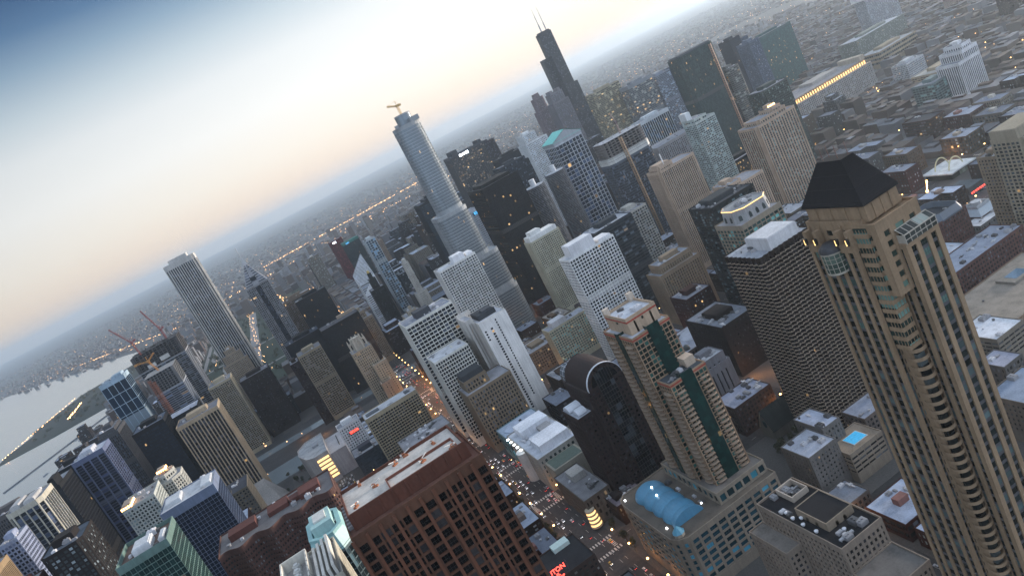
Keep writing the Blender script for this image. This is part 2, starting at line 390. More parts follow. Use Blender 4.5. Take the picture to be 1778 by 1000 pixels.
    if nunits: units(t, x_0+3, x_1-3, y_0+3, y_1-3, z+.15, nunits*(2 if yn > -900 else 1), rnd, .85)
    return t, z
# ------------------------------------------------------------------ towers: label, east-west span, north face, depth, height
T = tower
# --- lakefront side, left of the picture
T('tall pale tower with fine vertical white ribs and notched corners, left of the pointed spire', 146, 88, -1500, 57, 329, 'vert', (.56, .55, .53), (.012, .016, .024), .003, spc=(.03, .034, .045), shape='notch', kw=dict(bw=4.2, pw=1.45, top=9, sh=.8, rd=1.2, sp=1.1), pent=[(.2, .8, .2, .8, 7)], nunits=3)
T('blue glass tower with a bold white grid, between lake and crane site', 285, 247, -1250, 42, 216, 'curtain', (.42, .50, .56), (.005, .016, .032), .002, kw=dict(bw=9.5, pw=.8, fh=17, sh=1.0, rd=.25, top=6), pent=[(.1, .5, .2, .8, 4)], roof=(.3, .36, .42))
T('dark ribbed tower with a clipped crown standing against the pale lake water', 300, 272, -1150, 62, 160, 'vert', (.16, .16, .17), (.015, .02, .03), .004, kw=dict(bw=2.6, pw=.7, sh=1.2), steps=[(3, 3, 4, 4, 166)])
T('blue striped tower with white vertical bands and a white rooftop block, before the lake', 282, 246, -950, 42, 179, 'horiz', (.22, .25, .34), (.010, .014, .03), .006, spc=(.045, .055, .09), kw=dict(fh=3.2, sh=.9, bw=9, pw=1.5, pp=-.25, rd=.6, top=5), pent=[(.35, .75, .2, .8, 5)], pentc=(.36, .38, .42), roof=(.5, .52, .58))
T('plain black tower behind the white striped one at the lake', 317, 283, -1000, 40, 172, 'darkbox', (.02, .024, .034), (.012, .015, .022), .004)
T('black tower with two white upright stripes down its side, at the lake edge', 302, 280, -880, 58, 178, 'darkbox', (.028, .028, .032), (.012, .014, .02), .006, kw=dict(bw=3), pent=[(.1, .4, .55, .95, 9)])
T('light framed apartment tower with white piers over dark glass, lower left by the lake', 290, 258, -760, 44, 196, 'bigvert', (.55, .53, .47), (.012, .016, .026), .01, spc=(.10, .11, .13), kw=dict(bw=6.2, pw=.9, rd=1.3, sh=.6, sp=.9), shape='chamfer', pent=[(.2, .5, .3, .9, 3), (.6, .85, .3, .9, 4)], pentc=(.34, .34, .34))
T('grey ribbed tower cut by the left edge of the picture', 372, 320, -900, 40, 176, 'vert', (.20, .19, .19), (.012, .015, .02), .01, kw=dict(bw=2.4, pw=.8))
T('narrow pale blue tower with a punched grid, at the left edge below the lamps', 283, 268, -700, 30, 186, 'grid', (.36, .39, .47), (.02, .025, .04), .01)
T('slender beige ribbed tower at the lower left edge of the picture', 290, 277, -660, 32, 180, 'vert', (.38, .31, .22), (.015, .015, .02), .02, kw=dict(bw=2.4, pw=1.1))
T('red brown brick tower low at the left edge of the picture', 243, 226, -570, 30, 176, 'brick', (.13, .055, .04), (.01, .01, .014), .03)
T('dark brick apartment block with rows of grey windows, lower left', 222, 192, -590, 40, 184, 'brick', (.055, .042, .038), (.05, .06, .065), .02, kw=dict(pw=1.1, fh=3.1, sh=1.2), shape='chamfer', roof=(.10, .12, .15))
T('low white hall with a row of orange lamps along its foot', 236, 203, -800, 26, 42, 'horiz', (.5, .51, .52), (.03, .03, .03), .02, nunits=2, roof=(.5, .51, .53), name='event_hall', cat='hall')
T('wide beige tower with close vertical stripes above a flared stone foot', 181, 126, -1003, 46, 146, 'bigvert', (.50, .43, .34), (.010, .011, .015), .003, spc=(.03, .03, .034), kw=dict(bw=4.3, pw=1.35, rd=1.1, sh=.8, sp=.95, top=4), roof=(.22, .22, .24), nunits=6)
T('dark tower with a flat grey roof just behind the beige striped tower', 200, 158, -1085, 42, 146, 'darkbox', (.025, .028, .035), (.012, .016, .022), .006, roof=(.42, .44, .5), pent=[], nunits=3)
T('beige tower with a fine square grid, between the striped tower and the brown block', 161, 123, -1270, 44, 129, 'deepgrid', (.47, .43, .35), (.018, .02, .026), .006, kw=dict(bw=3.3, pw=.55, fh=3.2, sh=.7), roof=(.3, .31, .33))
T('dark brown slab block behind a street of lamps, left of the gridded beige block', 119, 68, -1300, 42, 108, 'brick', (.055, .036, .033), (.012, .012, .015), .006, kw=dict(bw=4, pw=2.2, sh=2.1), roof=(.2, .2, .22))
T('beige stone tower with a stepped crown at the foot of the white ribbed tower', 147, 100, -1480, 40, 118, 'stone', (.46, .40, .33), (.02, .024, .028), .006, steps=[(6, 6, 4, 4, 134), (14, 14, 9, 9, 143)], kw=dict(pw=1.4))
T('dark blue block tucked between the crane site and the beige grid', 198, 172, -1400, 40, 134, 'darkbox', (.03, .036, .05), (.02, .026, .035), .05)
T('black glass tower with a bright edge, below the crane site', 226, 186, -1000, 48, 166, 'darkbox', (.018, .022, .032), (.012, .018, .03), .006, roof=(.12, .14, .18))
T('wide blue glass block with white mullions under a deep white roof band', 156, 111, -640, 40, 155, 'curtain', (.26, .30, .38), (.005, .009, .02), .006, kw=dict(bw=3.2, pw=.22, fh=3.5, sh=.3, top=7, rd=.3), roof=(.6, .61, .63), pent=[(.05, .25, .2, .8, 2), (.62, .9, .3, .8, 3)], pentc=(.50, .52, .54), nwin=70)
T('white gridded apartment wing in front of the ring of orange rooftop lamps', 206, 176, -740, 40, 150, 'grid', (.50, .52, .50), (.03, .04, .045), .008, kw=dict(bw=3, pw=1.1, fh=3.2, sh=1.2), roof=(.3, .3, .3), pent=[(.7, .98, .5, .98, 4)], pentc=(.30, .24, .19))
T('white octagonal apartment tower crowned by a ring of orange lamps', 188, 158, -782, 34, 144, 'grid', (.50, .50, .47), (.03, .04, .045), .008, shape='oct', kw=dict(bw=2.8, pw=1.0, fh=3.2, sh=1.2), steps=[(5, 5, 5, 5, 150)], pent=[(.3, .7, .3, .7, 6)], pentc=(.32, .25, .19))
T('green glass tower with white rooftop plant and a brown roof, bottom left', 133, 105, -430, 34, 195, 'curtain', (.24, .32, .30), (.008, .026, .024), .008, kw=dict(bw=2.6, pw=.2, fh=3.6, sh=.5, top=2), pent=[(.35, .7, .4, .8, 4), (.08, .2, .4, .8, 2.5)], pentc=(.48, .5, .52), roof=(.16, .11, .09), nwin=60, parapet=2.5)
T('white round-cornered parking block with lit ramps, left edge', 262, 236, -520, 26, 120, 'slabs', (.55, .55, .52), (.05, .05, .05), .05)
# --- around the avenue
T('black office slab with scattered lit rows, behind the twin dark blocks', -24, -87, -1480, 46, 159, 'darkbox', (.013, .015, .02), (.012, .014, .018), .03, roof=(.06, .065, .07))
T('tan slab block rising just behind the black office slab', 10, -62, -1560, 30, 162, 'vert', (.30, .25, .20), (.02, .02, .025), .02)
T('long low black block with a flat dark roof, left of the stone crown', 28, -34, -1300, 48, 122, 'darkbox', (.012, .015, .021), (.01, .013, .018), .012, roof=(.035, .045, .065))
T('black block with a grey and tan roof behind the gothic stone tower', -34, -103, -1260, 46, 121, 'darkbox', (.013, .014, .018), (.013, .014, .018), .035, roof=(.09, .09, .1), pent=[(.0, .5, .0, .25, 4)], pentc=(.25, .2, .15))
T('beige tower with a deep grid beside a dark brick wall, left of the gothic tower', 17, -22, -1186, 40, 116, 'deepgrid', (.38, .34, .27), (.02, .021, .024), .012, roof=(.17, .18, .2))
T('dark brick tower joined to the left side of the gridded beige tower', 33, 18.5, -1192, 38, 110, 'brick', (.07, .04, .034), (.01, .01, .012), .006, nunits=1)
T('low white block with black square windows and a red lit sign beside it', 15, -14, -917, 22, 60, 'grid', (.66, .67, .68), (.012, .015, .02), .02, kw=dict(bw=3.4, pw=1.7, fh=3.4, sh=1.6), name='hotel', cat='hotel', nunits=2)
T('dark glass annex with a red sign in front of the white block', 14, -20, -880, 34, 30, 'curtain', (.12, .14, .17), (.03, .045, .06), .02, kw=dict(fh=3.4, bw=2.5), roof=(.28, .3, .33), name='hotel_annex', cat='hotel')
T('beige gridded hotel with a white roof slab, left of the avenue', -18, -84, -830, 26, 78, 'deepgrid', (.47, .42, .33), (.012, .013, .016), .012, kw=dict(bw=3.3, pw=.6, fh=3.2, sh=.8, rd=1.4, top=4), roof=(.58, .59, .62), pent=[(.7, .95, .3, .7, .8), (.1, .2, .3, .7, 1)], pentc=(.1, .11, .12), nunits=2, name='hotel', cat='hotel', nwin=60)
T('low grey block with rooftop fans in front of the beige gridded hotel', -34, -88, -725, 36, 60, 'vert', (.33, .31, .29), (.02, .022, .026), .02, roof=(.3, .3, .32), nunits=14, pent=[])
T('beige stone slab with ribbed piers lining the far side of the lit avenue', -93, -127, -1340, 62, 91, 'vert', (.40, .35, .28), (.03, .03, .034), .02, steps=[(8, 8, 10, 10, 104)], kw=dict(bw=2.8, pw=1.4))
T('dark green stone tower with a gilded top behind the lit avenue', -152, -179, -1400, 30, 118, 'vert', (.035, .045, .04), (.012, .014, .016), .01, steps=[(7, 7, 7, 7, 138), (10, 10, 10, 10, 149)], kw=dict(bw=2.6, pw=1.3), pent=[(.2, .8, .2, .8, 5)], pentc=(.5, .36, .1), nunits=0)
T('blue and white gridded tower with a slanted top beyond the diamond roof', -222, -246, -1680, 42, 182, 'grid', (.52, .56, .58), (.03, .06, .09), .012, kw=dict(bw=5.5, pw=1.1, fh=5.2, sh=.9, rd=.5))
T('dark red slab tower, tallest of the far group beyond the diamond roof', -210, -252, -2365, 40, 174, 'vert', (.20, .022, .025), (.05, .01, .012), .006, kw=dict(bw=3.4, pw=1.9), nunits=0, pent=[])
T('dark green tower with a teal cap next to the red slab', -216, -263, -2080, 46, 166, 'darkbox', (.05, .07, .075), (.02, .03, .034), .02, pent=[(0, 1, 0, 1, 7)], pentc=(.02, .13, .11), nunits=0)
T('slim tan tower left of the blue white gridded tower', -262, -290, -1900, 36, 150, 'stone', (.36, .29, .23), (.03, .03, .03), .02)
T('slim white stone tower with a narrow stepped shaft, right of the lit avenue', -214, -236, -1340, 24, 82, 'stone', (.58, .56, .52), (.04, .045, .05), .01, steps=[(5, 5, 5, 5, 142)], shape='chamfer', kw=dict(bw=2.4, pw=1.3, fh=3.4), pent=[(.2, .8, .2, .8, 7)], nunits=0)
T('ornate pale stone block with a small domed lantern beside the avenue', -168, -200, -1270, 46, 66, 'stone', (.50, .46, .39), (.03, .03, .034), .03, steps=[(8, 8, 6, 24, 74)], pent=[(.35, .65, .3, .6, 7)], nunits=2)
T('white office slab with wide black window bands, left of the windowless white tower', -106, -166, -820, 42, 148, 'horiz', (.70, .69, .65), (.012, .014, .018), .012, kw=dict(bw=5.0, pw=.6, pp=-.08, fh=4.3, sh=1.0, rd=.45, top=2.2), roof=(.30, .32, .37), pent=[(.4, .72, .4, .8, 7)], pentc=(.05, .055, .065), nwin=40)
T('white office block with narrow black bays and white roof, in front of the banded slab', -109, -151, -775, 38, 108, 'vert', (.70, .69, .65), (.014, .015, .018), .02, kw=dict(bw=3.0, pw=.6, fh=4.0, sh=1.0, sp=.15, rd=.45, top=1.6), roof=(.68, .69, .72), pent=[(.3, .35, .3, .5, 1)], nunits=2, nwin=40)
T('beige classical stone block with tall arched bays and a dark roof house', -117, -170, -735, 38, 70, 'stone', (.33, .28, .22), (.02, .022, .026), .02, kw=dict(bw=3.4, pw=1.5, fh=4.2, sh=1.4), steps=[(22, 4, 8, 6, 82)], pent=[(.05, .95, .05, .9, 6)], pentc=(.035, .04, .045), nunits=5, nwin=40)
T('white gridded apartment slab below the tallest silver tower', -204, -262, -1000, 32, 153, 'grid', (.70, .70, .68), (.03, .034, .04), .006, kw=dict(bw=3.8, pw=.9, fh=3.5, sh=1.2, rd=.5), roof=(.66, .67, .69), pent=[(.25, .55, .3, .9, 9), (.02, .2, .2, .8, 4)], pentc=(.74, .74, .75), nwin=30)
T('black steel slab with a band of lit windows, behind the white apartment towers', -350, -418, -1130, 78, 211, 'darkbox', (.010, .011, .015), (.009, .010, .013), .05, kw=dict(bw=3, fh=3.9), roof=(.05, .055, .065), pent=[(.1, .9, .2, .8, 5)])
T('cream gridded apartment tower with a white stepped top, against the black slab', -348, -400, -1025, 28, 119, 'grid', (.58, .56, .47), (.03, .034, .034), .006, shape='notch', kw=dict(bw=2.9, pw=.95, fh=3.1, sh=1.2, rd=.8), pent=[(.05, .95, .1, .9, 7), (.5, .85, .2, .8, 13)], pentc=(.66, .66, .64), nunits=0, nwin=30)
T('bright white tower with deep square windows and a tall white roof block', -289, -350, -753, 28, 134, 'deepgrid', (.76, .76, .75), (.02, .022, .026), .008, kw=dict(bw=3.9, pw=.85, fh=3.7, sh=1.0, rd=.6, top=1.4), roof=(.6, .62, .65), pent=[(.38, .9, .3, .95, 14), (.02, .3, .2, .9, 3)], pentc=(.66, .66, .67), nunits=2, nwin=60)
T('dark banded glass block close behind the bright white tower', -362, -418, -828, 40, 128, 'horiz', (.10, .115, .13), (.02, .026, .032), .02, kw=dict(fh=3.7, sh=1.2), roof=(.4, .42, .46), nunits=6)
T('pale gridded wing at the right end of the dark banded block', -418.5, -448, -840, 40, 126, 'grid', (.48, .47, .44), (.03, .036, .04), .015, kw=dict(bw=3.6, pw=.7, fh=3.4, sh=.9))
T('cream hotel slab with teal glass bands, low in front of the bright white tower', -254, -311, -830, 22, 52, 'grid', (.58, .56, .47), (.03, .09, .09), .01, kw=dict(bw=3.2, pw=1.1, fh=3.2, sh=1.3, rd=.5), roof=(.4, .42, .47), pent=[(.5, .85, .2, .9, 7)], pentc=(.5, .5, .52), name='hotel', cat='hotel', nwin=60)
# --- the loop, far
T('dark wide bank tower with flaring sides and a lit white word on its top', -535, -636, -1866, 60, 250, 'vert', (.13, .135, .15), (.035, .03, .024), .14, kw=dict(bw=5.2, pw=1.3, fh=4), roof=(.1, .11, .12), pent=[(.72, .88, .1, .9, 12), (.02, .1, .1, .9, 8)])
T('dark purple grey slab right behind the flaring bank tower', -640, -700, -1960, 50, 240, 'vert', (.075, .07, .09), (.02, .02, .03), .01, kw=dict(bw=3.4, pw=1.2))
T('dark granite gridded tower with a flat set back roof, behind the black slab', -458, -522, -1330, 50, 203, 'grid', (.085, .10, .12), (.02, .026, .036), .015, kw=dict(bw=3.5, pw=1.1, sh=1.3), steps=[(4, 4, 4, 4, 210)], roof=(.16, .18, .21), pent=[(.3, .7, .3, .7, 4)])
T('dark flat roofed block between the bank tower and the granite tower', -560, -625, -1600, 46, 207, 'darkbox', (.03, .032, .045), (.02, .022, .03), .015, roof=(.06, .065, .085))
T('white stepped tower with square windows and a tall white shoulder', -594, -648, -1500, 46, 214, 'grid', (.70, .71, .71), (.06, .08, .1), .015, kw=dict(bw=3.4, pw=1.3, sh=1.6), steps=[(20, 3, 3, 3, 233)], nunits=0)
T('blue black glass pair of blocks left of the tallest silver tower', -329, -374, -1500, 50, 208, 'darkbox', (.035, .045, .06), (.03, .045, .06), .015, roof=(.12, .14, .17), steps=[(0, 18, 0, 0, 213)])
T('slim white ribbed slab with a blue lit sign, right behind the silver tower', -378, -400, -1350, 62, 164, 'vert', (.56, .58, .6), (.02, .026, .034), .01, kw=dict(bw=2.2, pw=.9), nunits=0, pent=[])
T('grey ribbed stone tower with paired crown pinnacles just before the tallest black tower', -964, -1020, -2100, 48, 240, 'vert', (.30, .29, .31), (.03, .035, .045), .01, kw=dict(bw=3.2, pw=1.5), steps=[(6, 6, 6, 6, 268)], pent=[(.08, .3, .1, .9, 9), (.7, .92, .1, .9, 9)], nunits=0)
T('pinkish stone tower with a lantern drum, left of the tallest black tower', -1008, -1060, -2330, 42, 230, 'vert', (.30, .25, .27), (.05, .05, .06), .008, kw=dict(bw=3.6, pw=1.8), steps=[(6, 6, 5, 5, 272)], shape='chamfer', pent=[(.25, .75, .25, .75, 15), (.05, .25, .05, .25, 8), (.75, .95, .75, .95, 8)], nunits=0)
T('beige and glass banded block with lit floors, below the hazy suburbs', -914, -998, -1750, 42, 230, 'horiz', (.44, .41, .33), (.07, .065, .045), .10, kw=dict(fh=4, sh=1.5))
T('lit banded office block with a plain pale top storey', -985, -1060, -1700, 44, 208, 'horiz', (.34, .36, .38), (.06, .06, .05), .16, kw=dict(fh=4, sh=1.4, top=9))
T('dark blue block with a pale curved roof, left of the green glass giant', -1127, -1215, -1800, 42, 178, 'vert', (.13, .15, .20), (.04, .05, .07), .01, kw=dict(bw=3.2, pw=1.4), steps=[(12, 30, 4, 4, 188)])
T('pale blue office slab with fine stripes next to the dark curved roof block', -1080, -1128, -1720, 40, 196, 'horiz', (.34, .37, .42), (.06, .08, .1), .04)
T('green glass giant with an orange hoist down its right edge', -847, -934, -1250, 42, 239, 'curtain', (.10, .14, .15), (.03, .05, .048), .03, kw=dict(bw=2.4, pw=.3, fh=4.0, sh=.6), shape='chamfer', roof=(.08, .09, .1), pent=[(.05, .95, .1, .9, 3)], pentc=(.06, .07, .08))
T('glass slab with white upright fins and a slightly bowed front', -806, -880, -1400, 40, 150, 'vert', (.66, .69, .71), (.008, .018, .035), .006, spc=(.02, .04, .07), kw=dict(bw=5.2, pw=1.0, rd=.9, sh=.3, top=7), nunits=3)
T('broad grey stone block with a steep slate mansard roof and columns', -732, -832, -1250, 58, 110, 'vert', (.40, .39, .39), (.03, .035, .045), .02, kw=dict(bw=4.2, pw=1.9), pent=[])
T('white glass apartment tower with a tall blank white fin, before the broad stone block', -657, -695, -990, 34, 158, 'horiz', (.56, .60, .58), (.06, .085, .09), .02, kw=dict(fh=3.1, sh=1.0, bw=4, pw=.4, rd=.9), steps=[(14, 0, 0, 0, 164)], pent=[(.62, 1.0, .0, .5, 12)], pentc=(.62, .64, .64))
T('wide teal glass slab with lit floors beyond the right side of the green giant', -1395, -1515, -1700, 60, 156, 'curtain', (.10, .19, .19), (.025, .075, .075), .06, kw=dict(bw=3, fh=4, sh=.8, top=5), nunits=3)
T('navy blue slab with a tall narrow cap, among the towers right of the green giant', -1159, -1190, -1500, 42, 204, 'darkbox', (.03, .045, .08), (.02, .03, .05), .015)
T('slate blue slab behind the navy one, with paler bands', -1192, -1236, -1530, 42, 192, 'horiz', (.14, .18, .25), (.04, .05, .07), .03)
T('grey blue ribbed tower in the middle of the cluster right of the green giant', -1127, -1156, -1400, 44, 188, 'vert', (.22, .26, .32), (.04, .05, .07), .03)
T('slender curved glass tower close by the right edge of the green giant', -938, -970, -1250, 44, 176, 'horiz', (.26, .26, .25), (.05, .055, .05), .06, shape='chamfer')
T('dark green gridded tower with a notched top, behind the tower of orange roof lamps', -797, -852, -1000, 42, 147, 'grid', (.16, .18, .17), (.03, .045, .042), .02, shape='notch', kw=dict(bw=3.6, pw=.9))
T('broad beige brick tower with orange lamps along its stepped roof', -657, -731, -862, 44, 132, 'stone', (.55, .46, .38), (.03, .05, .048), .004, spc=(.19, .15, .125), kw=dict(bw=4.4, pw=1.6, fh=3.1, sh=1.3, rd=.6, sp=.35), shape='notch', steps=[(10, 10, 5, 5, 138), (14, 38, 8, 8, 143)], nunits=6, nwin=30)
T('low dark block with lit windows at the foot of the green glass giant', -730, -800, -1060, 40, 58, 'darkbox', (.03, .035, .045), (.03, .03, .03), .3)
# --- river north, right of centre
T('beige concrete tower with rounded balcony bays and a white mast', -496, -557, -865, 34, 146, 'stone', (.56, .47, .39), (.02, .024, .027), .004, spc=(.24, .195, .155), kw=dict(bw=3.0, pw=1.15, fh=3.0, sh=1.0, rd=.7, sp=.3), shape='notch', steps=[(34, 2, 1, 6, 151)], nunits=2, pent=[(.1, .9, .1, .8, 3)], nwin=40)
T('lower beige twin of the balcony tower, partly behind the dark glass tower', -523, -584, -780, 40, 100, 'stone', (.56, .47, .39), (.02, .024, .027), .004, spc=(.24, .195, .155), kw=dict(bw=3.0, pw=1.15, fh=3.0, sh=1.0, rd=.7, sp=.3), shape='notch', steps=[(34, 2, 1, 6, 105)], nunits=3)
T('black glass condominium tower with cooling units on its roof', -412, -468, -649, 42, 130, 'slabs', (.045, .055, .06), (.02, .03, .034), .012, kw=dict(rd=.9, pp=.2, fh=3.0, sh=.5), roof=(.06, .065, .075), pent=[(.3, .85, .25, .75, 5)], pentc=(.03, .035, .04), nunits=12)
T('teal windowed tower with a pale octagonal stone crown', -377, -424, -560, 40, 128, 'bigvert', (.40, .36, .30), (.03, .085, .08), .02, kw=dict(bw=5, pw=.8, fh=3.6, sh=.9, sp=.3), roof=(.34, .34, .36), pent=[], nunits=0, nwin=40)
T('brown tower stacked with pale balcony rails under a white roof house', -291, -337, -425, 40, 148, 'slabs', (.085, .062, .05), (.010, .009, .010), .004, shape='saw', spc=(.33, .265, .2), kw=dict(bw=4.6, pw=.5, pp=.3, fh=2.95, sh=.42, rd=1.3, top=2.0, base=4), roof=(.4, .42, .46), pent=[(.16, .72, .35, .95, 9)], pentc=(.55, .55, .56), nunits=8, nwin=60)
T('beige stone hotel with dark vertical window strips and a stepped top', -378, -436, -748, 32, 64, 'vert', (.40, .34, .27), (.02, .022, .026), .008, kw=dict(bw=3.2, pw=1.7, fh=3.4, sh=1.2), steps=[(6, 6, 4, 4, 74)], roof=(.28, .31, .36), name='hotel', cat='hotel', nwin=30)
T('old red brick tower with terracotta trim and white framed windows', -371, -405, -700, 34, 42, 'brick', (.115, .05, .042), (.03, .035, .04), .02, kw=dict(bw=3, pw=1.2), nunits=6, roof=(.25, .27, .32), nwin=30)
T('dark brick slab tower standing behind the street of red tail lights', -325, -364, -572, 60, 52, 'brick', (.045, .028, .025), (.012, .012, .014), .006, kw=dict(bw=4, pw=2.4, sh=2.0), roof=(.22, .24, .28), nunits=10, nwin=20)
T('grey concrete building with black vertical slots and louvred top, beside the green balcony tower', -280, -310, -553, 32, 34, 'bigvert', (.34, .34, .36), (.01, .01, .012), .0, kw=dict(bw=5.4, pw=3.6, sh=.0, top=6, fh=30), steps=[(2, 2, 2, 8, 42)], roof=(.5, .52, .55), nunits=8)
T('beige apartment tower with stacked dark windows at the right edge', -571, -625, -443, 29, 104, 'grid', (.44, .40, .33), (.012, .015, .018), .006, kw=dict(bw=4.2, pw=1.0, fh=3.3, sh=1.0, rd=.8), shape='notch', roof=(.05, .055, .065), pent=[(.3, 1.0, .1, .9, 9)], nunits=6, nwin=60)
T('lower beige block with square windows at the foot of the right edge tower', -582, -602, -475, 22, 86, 'grid', (.40, .34, .27), (.02, .022, .026), .006, kw=dict(bw=3, pw=1.2, fh=3.2, sh=1.4), roof=(.2, .21, .23), nwin=30)
T('white stepped apartment tower standing alone among the brick lofts', -1037, -1085, -867, 40, 58, 'vert', (.70, .70, .71), (.015, .018, .024), .006, spc=(.09, .095, .105), kw=dict(bw=3.8, pw=1.3, fh=3.1, sh=.9, sp=.4), steps=[(0, 14, 0, 0, 72), (6, 22, 4, 4, 80)])
T('glass office block with pale bands in front of the lone white tower', -1009, -1054, -895, 40, 43, 'horiz', (.30, .36, .36), (.04, .07, .07), .03, kw=dict(fh=3.8, sh=1.0))
T('beige windowless hall with long dark slots beyond the long lit block', -1380, -1500, -1330, 60, 36, 'horiz', (.44, .39, .31), (.02, .02, .022), .02, kw=dict(fh=8, sh=4.5), roof=(.4, .41, .43))
T('wide grey green block with a grid of windows beyond the long lit block', -1500, -1670, -1500, 60, 54, 'grid', (.34, .36, .33), (.06, .07, .07), .03, kw=dict(bw=4, pw=1.4, sh=1.6), roof=(.5, .52, .56))
T('tall white slab tower with a blank concrete end wall near the top right corner', -1775, -1890, -1700, 40, 108, 'grid', (.50, .51, .53), (.05, .06, .08), .02, kw=dict(bw=3.8, pw=1.0), pent=[(.93, 1.06, .0, 1.0, 24)], pentc=(.62, .62, .62))
T('pale brick tower with dark glass centre near the top right corner', -1830, -1930, -1480, 40, 60, 'stone', (.42, .35, .31), (.03, .035, .045), .02)
T('long dark red brick warehouse near the top right corner', -1560, -1690, -1130, 50, 50, 'brick', (.085, .04, .036), (.015, .015, .018), .008, roof=(.05, .04, .045))
T('low beige parking block in front of the lone white tower and its glass neighbour', -1150, -1230, -1000, 60, 22, 'horiz', (.50, .44, .35), (.05, .03, .025), .02, kw=dict(fh=3.4, sh=1.6), roof=(.44, .42, .38))
T('small white gridded office between the long lit block and the lone white tower', -1215, -1262, -1120, 36, 34, 'grid', (.60, .61, .62), (.05, .06, .07), .06)

for o_ in list(bpy.data.objects):                     # rings of orange lamps on the octagonal pair by the lake
    if o_.get('label', '').startswith(('white octagonal', 'white gridded apartment wing', 'broad beige brick tower with orange')):
        for p_ in [c for c in o_.children if c.name.startswith('penthouse')]:
            xs_ = [v.co.x for v in p_.data.vertices]; ys_ = [v.co.y for v in p_.data.vertices]; zt_ = max(v.co.z for v in p_.data.vertices)
            for k in range(5):
                for (xx, yy) in ((min(xs_)+(max(xs_)-min(xs_))*k/4, max(ys_)+.2), (min(xs_)-.2, min(ys_)+(max(ys_)-min(ys_))*k/4)):
                    b = MB(); b.box(xx-.45, xx+.45, yy-.45, yy+.45, zt_-3.2, zt_-1.4); b.build('rooftop_lamp', M['lampglow'], o_)
# ------------------------------------------------------------------ buildings with a shape of their own
def root_at(name, label, cat, x0, x1, y0, y1, group=None):
    footprints.append((min(x0, x1), max(x0, x1), min(y0, y1), max(y0, y1)))
    t = thing(name, label, cat, ((x0+x1)/2, (y0+y1)/2, 0), group); return t
def loc(t, o): return [(p[0]-t.location.x, p[1]-t.location.y) for p in o]
def body(t, o, z0, z1, st, wall, glass=(.03, .035, .04), lit=.02, roof=(.3, .31, .34), nwin=0, mirror=False, parapet=1.0, wname='wall', roofed=True, cap=True, spc=None):
    """one storeyed body of a building; o in world coordinates"""
    wm, gm = MB(), MB(); o = loc(t, o); sm = MB() if spc else None
    facade(wm, gm, o, z0, z1, st, parapet=parapet, cap=cap, sm=sm)
    if spc: sm.build('spandrel', M['metal'], t, spc)
    w_ = wm.build(wname, M['wall'], t, deep(wall) if sum(wall) > .75 else wall); g_ = gm.build('window', M['mirror' if mirror else 'glass'], t, (*glass, lit), 'stuff')
    if roofed:
        rm = MB(); rm.prism(offset(o, -.5), z1+.05, z1+.15); rm.build('roof', M['roof'], t, roof)
    if nwin: panes(t, o, z0, z1, st, nwin, (*glass, lit), mat='mirror' if mirror else 'glass')
    return w_, g_
def block(t, name, x0, x1, y0, y1, z0, z1, color, mat='wall', parent=None):
    b = MB(); X, Y = t.location.x, t.location.y; b.box(x0-X, x1-X, y0-Y, y1-Y, z0, z1)
    return b.build(name, M[mat], parent or t, color)
R0 = random.Random(3)
# --- the near tower with the dark pyramid roof
t = root_at('pyramid_tower', 'near beige stone tower with a dark metal pyramid roof and stacked round balconies', 'tower', -209, -184, -232, -196)
STN = (.285, .195, .118); SPN = (.075, .075, .08)
pst = style('bigvert', bw=4.9, pw=1.5, fh=3.75, sh=1.25, rd=.7, sp=.55, top=3, base=8)
GG = (.02, .03, .03)
body(t, rect(-207, -187, -232, -205), 0, 228, style('stone', bw=6, pw=4, fh=3.75, sh=1.6, top=2.5, rd=.4), STN, GG, .006, parapet=1.2, roof=(.2, .17, .14))
# east bay with five piers
wm, gm = MB(), MB(); ob = loc(t, rect(-190, -184, -231.6, -209.5)); sm = MB(); facade(wm, gm, ob, 0, 221, pst, parapet=.6, sm=sm); sm.build('spandrel', M['metal'], t, SPN)
wm.build('east_bay', M['wall'], t, STN); gm.build('window', M['glass'], t, (.018, .026, .026, .006), 'stuff')
panes(t, ob, 0, 221, pst, 60, (.018, .03, .026, .006))
X, Y = t.location.x, t.location.y
for yy in (-231, -226, -215.5, -210.5):       # pylons rising over the bay
    b = MB(); b.box(-186.4-X, -183.7-X, yy-.9-Y, yy+.9-Y, 221, 226.5)
    b.box(-190-X, -186.41-X, yy-.5-Y, yy+.5-Y, 221, 227.5); b.build('pylon', M['wall'], t, STN)
for yy in (-231, -226, -215.5, -210.5):
    b = MB(); b.prism(ngon(-183.2-X, yy-Y, .75, 6), 222.2, 224.0); b.prism(ngon(-183.2-X, yy-Y, .5, 6), 221.4, 222.2); h = b.build('lantern', M['metal'], t, (.02, .02, .02))
    b = MB(); b.box(-182.72-X, -182.45-X, yy-.16-Y, yy+.16-Y, 221.7, 223.9); b.build('lamp', M['warmglow'], h)
